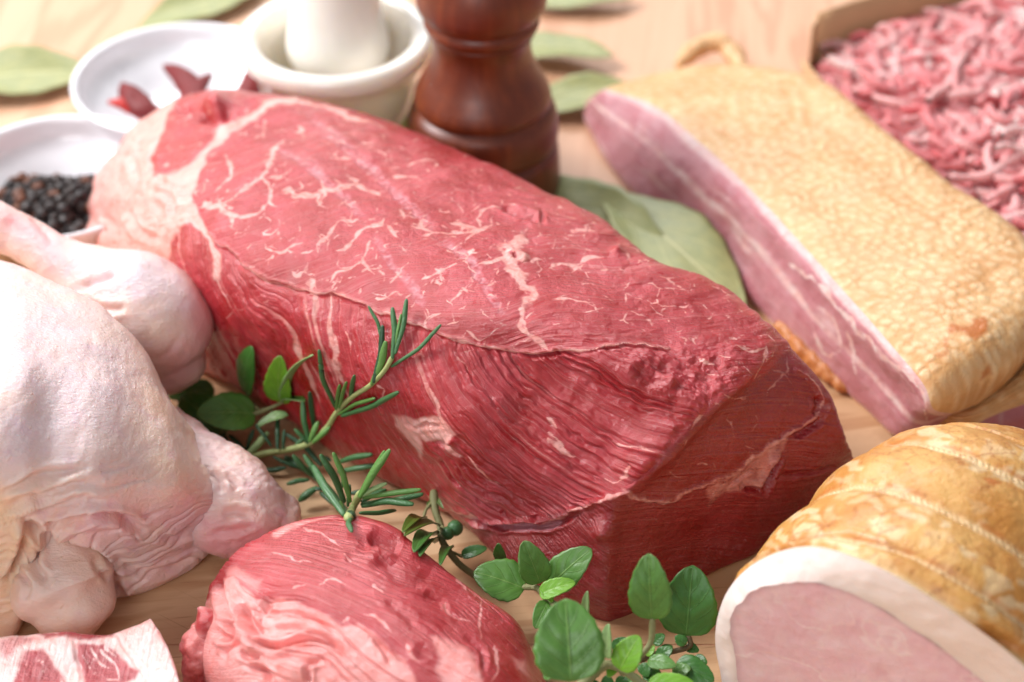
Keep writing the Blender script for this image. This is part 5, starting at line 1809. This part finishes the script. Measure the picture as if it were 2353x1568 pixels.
def frame_mesh(base, tip, width, roll, bend, cup, facing, shape, nl=26, nw=13, quilt=0.0, wave=0.0, seed=0, notch=0.0, curl=0.0):
    base, tip = A(*base), A(*tip)
    ax = tip - base
    L = np.linalg.norm(ax)
    ax /= L
    f = A(*facing)
    f = f - ax * np.dot(f, ax)
    f /= np.linalg.norm(f)
    sd = np.cross(f, ax)
    cr, sr = cos(roll), sin(roll)
    nrm_ = f * cr + sd * sr
    sd = np.cross(nrm_, ax)
    t = np.linspace(0, 1, nl)
    u = np.linspace(-1, 1, nw)
    Tt, Uu = np.meshgrid(t, u, indexing='ij')
    if shape == 'ovate':
        w = np.sin(pi * np.clip(t, 0, 1) ** 0.76) ** 0.52 * (1 - 0.12 * t)
    elif shape == 'round':
        w = np.sin(pi * t ** 0.85) ** 0.5
    elif shape == 'bay':
        w = np.sin(pi * t) ** 0.8
    else:
        w = np.sin(pi * t ** 0.9) ** 0.7
    w = np.clip(w, 0.02, None)
    w *= 1 + 0.025 * np.sin(t * 40 + seed)
    hw = width / 2
    P = base + ax * (Tt * L)[..., None] + sd * (Uu * w[:, None] * hw)[..., None]
    h = bend * L * 4 * Tt * (1 - Tt) + cup * hw * (np.abs(Uu) ** 1.5) * w[:, None] - curl * L * Tt ** 3
    ph = (Tt * 4.0 - np.abs(Uu) * 1.7) + 0.5
    q = np.abs(np.sin(ph * pi + pi / 2 * 0)) * np.clip(1 - np.abs(Uu) * 0.8, 0, 1) * (np.abs(Uu) > 0.03)
    h = h + quilt * hw * q * w[:, None]
    h = h + wave * hw * np.sin(Tt * 9 + Uu * 2 + seed) * np.abs(Uu) * w[:, None]
    P = P + nrm_ * h[..., None]
    return P, Tt, Uu


def leaf(name, b, t, w, mat, parent, roll=0.0, bend=0.06, cup=0.15, facing=None, shape='ovate', quilt=0.10, wave=0.05, seed=0, under=0.0, thick=0.03, label=None, top=None, curl=0.0, nl=26, nw=13, over=True):
    """b, t = (px, py, z); w = width in pixels"""
    if parent is not None and over:
        b, t = above(b, .1), above(t, .25)
    B, T = U(*b), U(*t)
    wc = w / pxcm((B + T) / 2)
    if facing is None:
        v = CAM - (B + T) / 2
        v /= np.linalg.norm(v)
        facing = v + A(-0.1, 0.2, 0.5)
    P, Tt, Uu = frame_mesh(B, T, wc, roll, bend, cup, facing, shape, quilt=quilt, wave=wave, seed=seed, curl=curl, nl=nl, nw=nw)
    nl, nw = P.shape[:2]
    # closed thin solid
    du = np.gradient(P, axis=0)
    dv = np.gradient(P, axis=1)
    N = np.cross(dv, du)
    N /= np.linalg.norm(N, axis=-1, keepdims=True) + 1e-9
    if np.einsum('ijk,k->', N, A(*facing)) < 0:
        N = -N
    P2 = P - N * thick
    V = np.concatenate([P.reshape(-1, 3), P2.reshape(-1, 3)])
    ix = np.arange(nl * nw).reshape(nl, nw)
    q1 = np.stack([ix[:-1, :-1], ix[:-1, 1:], ix[1:, 1:], ix[1:, :-1]], -1).reshape(-1, 4)
    q2 = q1[:, ::-1] + nl * nw
    bd = np.concatenate([ix[0, :-1], ix[:-1, -1], ix[-1, :0:-1], ix[:0:-1, 0]])
    q3 = np.stack([bd, bd + nl * nw, np.roll(bd, -1) + nl * nw, np.roll(bd, -1)], -1)
    n_ = nl * nw
    at = dict(lu=np.tile(Uu.ravel(), 2), lv=np.tile(Tt.ravel(), 2), under=np.concatenate([np.full(n_, under), np.ones(n_)]))
    o = build(name, V, np.concatenate([q1, q2, q3]), mat, parent, at, loc=B if parent is None else None)
    return o


def stem(pts, r0, r1, mat, parent, name='stem', n=40, over=True):
    P = [U(*(above(p) if over else p)) for p in pts]
    rad = np.linspace(r0, r1, len(P))
    s = TubeSurf(P, rad, n, 10)
    return s.mesh(name, mat, parent)


def needle(b, t, w, mat, parent, bow=0.0, z2=None):
    B, T = U(*above(b)), U(*above(t, .3))
    L = np.linalg.norm(T - B)
    wc = w / pxcm(B) / 2
    v = CAM - B
    sdv = np.cross(T - B, v)
    sdv /= np.linalg.norm(sdv)
    m = (B + T) / 2 + sdv * bow * L + A(0, 0, 0.04 * L)
    s = TubeSurf([B, B * .6 + m * .4, m, m * .4 + T * .6, T], [wc * .55, wc * .85, wc, wc * .95, wc * .55], 26, 12, flat=0.8)
    return s.mesh('needle', mat, parent)


# bay leaves: flat dry leaves lying on the table
def bay(b, t, w, label, group='bay leaves scattered on the table', **k):
    k.setdefault('facing', (0, -0.15, 1))
    k.setdefault('bend', 0.04)
    o = leaf('bay_leaf', b, t, w, M['bay'], None, shape='bay', quilt=0.015, wave=0.10, nl=40, nw=17, **k)
    return tag(o, label, 'bay leaf', group)


bay((-160, 200, .3), (235, 165, .3), 165, 'dull green bay leaf behind the peppercorn dish at the left edge', seed=1)
bay((310, 75, .2), (620, -40, .3), 120, 'yellow green bay leaf above the chili dish at the top edge', seed=2)
bay((1180, 10, .2), (1460, -10, .5), 90, 'green bay leaf at the top edge right of the pepper mill', seed=3)
bay((1130, 110, .3), (1410, 128, .6), 120, 'green bay leaf lying right behind the waist of the pepper mill', seed=4, roll=0.15)
bay((930, 60, .2), (1040, 150, .4), 80, 'bay leaf peeping out between the mortar and the pepper mill', seed=5)
bay((1190, 262, .2), (1460, 195, .5), 120, 'pale green bay leaf between the pepper mill and the bacon slab', seed=6)
bay((1190, 408, .3), (1560, 640, .4), 190, 'bay leaf half hidden behind the beef joint by the pepper mill base', seed=7, roll=-0.2)
bay((1382, 436, .7), (1712, 722, .5), 205, 'large bay leaf with pale midrib between the beef joint and the bacon slab', seed=8, roll=0.1, top=1)

# ------------------------------------------------------------------ small oregano sprig at the left
lc = U(640, 960, 0)
sp = thing('oregano_sprig', lc, 'leafy oregano sprig lying between the chicken and the beef joint', 'herb')
c6 = lambda p, z: crop(600, 1100, 1400, 1996, [p])[0] + (z,)
stem([c6((565, 735), 1.1), c6((650, 705), 1.3), c6((720, 670), 1.5), c6((760, 640), 1.6)], .07, .05, M['herb_stem'], sp)
stem([c6((515, 605), 1.2), c6((530, 650), 1.1), c6((590, 720), 1.15)], .04, .05, M['herb_stem'], sp)
stem([c6((565, 735), 1.1), c6((440, 800), .7), c6((370, 850), .4)], .07, .06, M['herb_stem'], sp)
leaf('leaf', c6((500, 612), 1.2), c6((550, 366), 2.1), 76, M['leaf_dark'], sp, roll=0.2, cup=-.1, seed=1)
leaf('leaf', c6((700, 672), 1.5), c6((705, 415), 2.8), 68, M['leaf_bright'], sp, roll=-0.1, cup=0.22, seed=2)
leaf('leaf', c6((722, 668), 1.5), c6((888, 408), 2.6), 40, M['leaf_pale'], sp, roll=0.9, cup=0.3, seed=3)
leaf('leaf', c6((568, 735), 1.1), c6((238, 738), 1.5), 104, M['leaf'], sp, roll=-0.05, cup=0.12, seed=4)
leaf('leaf', c6((400, 850), .4), c6((150, 640), .9), 104, M['leaf_dark'], sp, seed=5)
leaf('leaf', c6((725, 670), 1.5), c6((840, 668), 1.4), 36, M['leaf'], sp, roll=0.5, cup=.5, seed=6)
leaf('leaf', c6((750, 745), 1.3), c6((570, 815), 1.0), 36, M['leaf_pale'], sp, roll=-0.6, cup=.5, seed=7)
leaf('leaf', c6((340, 600), .3), c6((80, 640), .5), 60, M['leaf_dark'], sp, seed=8)

# ------------------------------------------------------------------ rosemary
ro = thing('rosemary_sprig', U(700, 970, 0), 'rosemary sprig leaning up against the side of the beef joint', 'herb', 'rosemary sprigs')
stem([c6((500, 985), .3), c6((640, 955), .5), c6((780, 930), .8), c6((870, 900), 1.1), c6((960, 820), 1.6), c6((1020, 730), 2.2), c6((1110, 640), 2.9), c6((1210, 575), 3.5), c6((1290, 490), 4.3), c6((1330, 420), 4.9)], .11, .06, M['green_stem'], ro, n=90)
ND = [((1275, 350), (1198, 140), 4.6, 5.4, 16, 'needle', .06), ((1225, 560), (1275, 250), 3.5, 4.9, 26, 'needle_dark', .05), ((1215, 570), (1292, 340), 3.6, 4.8, 34, 'needle_light', .06),
      ((1330, 425), (1330, 150), 4.9, 5.9, 26, 'needle', .05), ((1345, 400), (1408, 103), 5.0, 6.0, 24, 'needle', .05), ((1335, 420), (1378, 185), 5.0, 5.8, 14, 'needle_light', .0),
      ((1325, 475), (1598, 243), 4.7, 5.6, 20, 'needle', .08), ((1015, 705), (922, 385), 2.3, 3.6, 28, 'needle', -.06), ((1018, 715), (1036, 578), 2.3, 3.0, 20, 'needle_light', 0),
      ((1035, 705), (1074, 560), 2.4, 3.1, 18, 'needle_light', 0), ((1095, 650), (1118, 525), 2.9, 3.4, 22, 'needle', 0), ((1030, 740), (1230, 652), 2.3, 2.9, 22, 'needle_light', 0),
      ((1050, 748), (1360, 618), 2.2, 2.8, 30, 'needle', .05), ((865, 890), (830, 665), 1.2, 2.2, 26, 'needle', -.04), ((895, 830), (870, 618), 1.3, 2.2, 24, 'needle_dark', 0),
      ((865, 905), (788, 825), 1.1, 1.5, 22, 'needle', 0), ((870, 890), (915, 785), 1.3, 1.8, 26, 'needle_light', 0), ((890, 895), (978, 815), 1.4, 1.8, 28, 'needle_light', .03),
      ((690, 930), (692, 740), .8, 1.2, 22, 'needle_dark', 0), ((515, 972), (632, 845), .4, .9, 36, 'needle_pale', .05), ((655, 915), (570, 800), .8, 1.1, 18, 'needle_dark', 0),
      ((525, 960), (420, 855), .4, .6, 22, 'needle_dark', 0), ((600, 1050), (732, 1038), .2, .3, 26, 'needle_dark', .08), ((740, 850), (935, 1025), .9, .5, 26, 'needle_dark', -.04),
      ((670, 978), (800, 1035), .5, .3, 20, 'needle_dark', .05), ((520, 930), (555, 830), .5, .9, 22, 'needle_dark', 0), ((720, 930), (728, 830), .8, 1.2, 18, 'needle_dark', 0), ((780, 925), (850, 860), .8, 1.1, 18, 'needle', 0),
      ((410, 890), (385, 850), .4, .5, 20, 'needle_dark', 0)]
for a, b, za, zb, w, m_, bow in ND:
    needle(c6(a, za), c6(b, zb), w * .54, M[m_], ro, bow)
rb = thing('rosemary_sprig', U(800, 1130, 0), 'rosemary tip with splayed needles above the front steak', 'herb', 'rosemary sprigs')
stem([c6((740, 985), .2), c6((850, 1050), .4), c6((950, 1130), .7), c6((1060, 1270), 1.4), c6((1100, 1310), 1.7)], .10, .11, M['needle_dark'], rb)
stem([c6((1085, 1320), 1.7), c6((1115, 1250), 2.2), c6((1150, 1180), 2.7)], .11, .10, M['green_stem'], rb)
ND = [((1150, 1200), (1312, 942), 2.7, 4.2, 36, 'needle_light', .0), ((1140, 1195), (1285, 945), 2.7, 4.1, 20, 'needle_light', 0), ((1150, 1200), (1293, 1125), 2.7, 3.2, 26, 'needle_pale', 0),
      ((1165, 1205), (1483, 1160), 2.6, 3.2, 28, 'needle_light', .02), ((1165, 1250), (1440, 1240), 2.3, 2.9, 36, 'needle', -.04), ((1160, 1240), (1495, 1185), 2.3, 2.6, 32, 'needle', .06),
      ((1150, 1290), (1345, 1275), 2.0, 2.3, 26, 'needle', .05), ((1060, 1300), (890, 1030), 1.6, 3.2, 38, 'needle', -.03), ((1062, 1225), (932, 970), 2.0, 3.3, 34, 'needle', .03),
      ((1095, 1225), (1002, 958), 2.3, 3.6, 28, 'needle_light', .03), ((1020, 1010), (1212, 965), .8, 1.0, 32, 'needle', 0), ((1030, 1060), (1252, 1022), .8, 1.0, 30, 'needle', .02),
      ((880, 1080), (778, 970), .6, 1.2, 28, 'needle', -.04), ((930, 1130), (840, 970), .7, 1.2, 28, 'needle', .03), ((860, 1105), (748, 1128), .5, .4, 26, 'needle', .03),
      ((905, 1150), (815, 1218), .6, .35, 38, 'needle', 0), ((1000, 1240), (930, 1175), .6, .5, 26, 'needle_dark', 0), ((1082, 1250), (1092, 1135), 2.0, 2.6, 20, 'needle', 0),
      ((1100, 1315), (1103, 1392), 2.4, 3.6, 26, 'needle', .08), ((1055, 1285), (1040, 1225), 1.8, 2.2, 14, 'needle_light', 0), ((1100, 1180), (1290, 1165), 1.0, 1.0, 32, 'needle_dark', 0),
      ((1050, 1150), (1065, 1050), .8, 1.4, 20, 'needle', 0), ((900, 1160), (960, 1150), .6, .6, 22, 'needle_dark', 0), ((985, 1000), (950, 975), .6, .6, 20, 'needle_dark', 0), ((1160, 1225), (1290, 1160), 2.3, 2.4, 26, 'needle', 0)]
for a, b, za, zb, w, m_, bow in ND:
    needle(c6(a, za), c6(b, zb), w * .52, M[m_], rb, bow)

# ------------------------------------------------------------------ thyme twig
c4 = lambda p, z: crop(700, 1900, 1500, 2353, [p])[0] + (z,)
tw = thing('thyme_twig', U(1030, 1240, 0), 'thin woody herb twig with small olive leaves beside the front steak', 'herb')
stem([c4((1560, 40), 1.4), c4((1570, 150), 1.2), c4((1600, 240), 1.0), c4((1610, 330), .9), c4((1660, 410), .7), c4((1720, 480), .5), c4((1830, 560), .3), c4((1950, 640), .3)], .12, .09, M['herb_stem'], tw, n=80)
stem([c4((1550, 100), 1.3), c4((1515, 140), 1.3), c4((1500, 185), 1.3)], .05, .04, M['herb_stem'], tw)
stem([c4((1600, 240), 1.0), c4((1640, 275), 1.1), c4((1690, 258), 1.2)], .06, .04, M['herb_stem'], tw)
stem([c4((1660, 400), .7), c4((1700, 415), .7), c4((1730, 430), .7)], .04, .04, M['herb_stem'], tw)
for k, (a, b, za, zb, w, m_) in enumerate([((1500, 200), (1370, 280), 1.3, 1.5, 90, 'thyme'), ((1590, 240), (1380, 300), 1.1, 1.4, 75, 'thyme'), ((1560, 300), (1440, 400), .9, .8, 120, 'leaf_dark'), ((1565, 345), (1475, 425), .8, .5, 95, 'leaf_dark'),
                              ((1665, 380), (1600, 480), .8, .6, 70, 'leaf_dark'), ((1730, 425), (1885, 378), .7, .9, 80, 'leaf_dark'), ((1565, 60), (1618, 135), 1.3, 1.4, 28, 'thyme'), ((1545, 90), (1520, 130), 1.3, 1.3, 30, 'thyme')]):
    leaf('leaf', c4(a, za), c4(b, zb), w * .375, M[m_], tw, seed=k, cup=0.3)
for (p, r) in (((1690, 257), .24), ((1645, 288), .20)):
    c = U(*c4(p, 1.15))
    V, Q = lathe(np.stack([np.sin(np.linspace(0, pi, 12)) * r, -np.cos(np.linspace(0, pi, 12)) * r], 1), c, 16)
    build('bud', V, Q, M['needle'], tw)

# ------------------------------------------------------------------ big oregano sprig at the bottom
c7 = lambda p, z: crop(1400, 1800, 1400, 2353, [p])[0] + (z,)
og = thing('oregano_sprig', U(1420, 1500, 0), 'large leafy oregano sprig in the foreground between the steak and the ham roll', 'herb')
for pts, r0, r1, m_ in [
    ([c7((1440, 1500), 2.2), c7((1640, 1340), 2.2), c7((1740, 1375), 2.1), c7((1850, 1455), 2.0), c7((1950, 1520), 2.0)], .13, .10, 'herb_stem'),
    ([c7((1930, 1040), 3.2), c7((1915, 1200), 2.6), c7((1800, 1330), 2.2), c7((1730, 1390), 2.0)], .07, .09, 'herb_stem'),
    ([c7((2160, 1140), 1.3), c7((2180, 1210), 1.1), c7((2080, 1250), 1.0), c7((1950, 1270), 1.1), c7((1850, 1310), 1.3)], .07, .08, 'dark_stem'),
    ([c7((1085, 830), 1.5), c7((1170, 835), 1.6), c7((1230, 900), 1.7), c7((1290, 950), 1.8), c7((1420, 1150), 1.9), c7((1560, 1400), 2.0)], .08, .11, 'herb_stem')]:
    stem(pts, r0, r1, M[m_], og, n=50)
LV = [((1092, 840), (758, 730), 1.5, 1.7, 300, 'leaf', 0.0, .18), ((1195, 805), (1088, 528), 1.7, 2.9, 215, 'leaf', .1, .2), ((1250, 830), (1530, 578), 1.6, 2.2, 250, 'leaf', -.1, .12),
      ((1190, 880), (1425, 800), 1.9, 2.3, 140, 'leaf_bright', .1, .3), ((1215, 830), (1270, 930), 1.9, 1.9, 80, 'leaf_bright', .3, .3), ((1245, 925), (1160, 1100), 1.8, 1.6, 130, 'leaf', .2, .15),
      ((1400, 1450), (1360, 905), 3.2, 4.6, 490, 'leaf', -.05, .12), ((1500, 1030), (1502, 858), 2.1, 3.0, 65, 'leaf_pale', .5, .3), ((1640, 1300), (1640, 1072), 2.4, 3.2, 105, 'leaf_pale', .6, .35),
      ((1925, 1045), (1908, 612), 3.2, 4.9, 300, 'leaf', .05, .12), ((2150, 1150), (2195, 688), 1.4, 3.3, 400, 'leaf_dark', -.15, .1), ((1715, 1375), (1842, 1148), 2.3, 3.1, 205, 'leaf_bright', -.1, .15),
      ((1935, 1205), (2008, 1140), 1.3, 1.5, 85, 'leaf_dark', 0, .1), ((1985, 1265), (2062, 1215), 1.2, 1.3, 80, 'leaf_dark', 0, .1), ((2150, 1205), (2080, 1150), 1.2, 1.3, 85, 'leaf_dark', 0, .1),
      ((1890, 1280), (1942, 1215), 1.6, 1.8, 62, 'leaf_bright', 0, .2), ((1900, 1310), (2085, 1350), 1.6, 1.8, 125, 'leaf', .2, .1), ((2090, 1320), (2335, 1450), 1.5, 1.4, 190, 'leaf_dark', -.2, -.1),
      ((1900, 1480), (2210, 1470), 2.2, 2.4, 170, 'leaf_bright', 0, .1), ((1670, 1240), (1760, 1165), 1.5, 1.8, 90, 'leaf_dark', 0, .1), ((2150, 1215), (2235, 1250), 1.0, 1.0, 75, 'leaf_dark', 0, .1),
      ((1995, 470), (1950, 355), .9, 1.4, 0, '', 0, 0), ((1860, 1330), (1900, 1420), 1.5, 1.4, 90, 'leaf_dark', 0, .1), ((1240, 1440), (1250, 1380), 3.0, 3.0, 60, 'leaf', 0, .1), ((1600, 1430), (1680, 1480), 1.8, 1.7, 80, 'leaf_dark', 0, .1),
      ((1750, 1420), (1700, 1500), 1.8, 1.7, 90, 'leaf_dark', 0, .1), ((940, 660), (920, 545), 1.0, 1.9, 90, 'leaf_dark', .3, .2),
      ((1960, 1300), (2060, 1230), 1.2, 1.5, 110, 'leaf_dark', .1, .1), ((1830, 1400), (1760, 1490), 1.4, 1.3, 120, 'leaf', -.2, .1), ((1880, 1380), (1990, 1450), 1.3, 1.3, 130, 'leaf_dark', .2, .1),
      ((2060, 1400), (2180, 1360), 1.3, 1.6, 120, 'leaf', .1, .1), ((1690, 1330), (1640, 1420), 2.0, 2.0, 80, 'leaf_bright', .1, .2), ((1560, 1440), (1500, 1530), 2.0, 1.9, 120, 'leaf_dark', -.1, .1),
      ((2200, 1300), (2290, 1330), 1.0, 1.1, 90, 'leaf_dark', 0, .1), ((1330, 980), (1290, 1060), 1.6, 1.5, 70, 'leaf', .2, .1)]
for k, (a, b, za, zb, w, m_, roll, cup) in enumerate(LV):
    if w:
        leaf('leaf', c7(a, za), c7(b, zb), w * .35, M[m_], og, roll=roll, cup=cup, seed=k * 1.7, shape='ovate', quilt=0.10 if w > 60 else 0.02)

# small bright sprig between mortar and mill
sm = thing('parsley_sprig', U(930, 300, 0), 'bit of bright green herb between the mortar and the pepper mill', 'herb')
stem([(925, 320, .3), (935, 270, 1.0), (945, 220, 1.6)], .1, .05, M['green_stem'], sm, over=False)
for k, (a, b, w) in enumerate([((938, 250, 1.2), (948, 195, 2.2), 30), ((932, 280, .8), (915, 235, 1.4), 26), ((925, 310, .4), (918, 270, .8), 26), ((940, 300, .5), (950, 260, 1.1), 24)]):
    leaf('leaf', a, b, w, M['leaf_bright'], sm, seed=k, over=False)
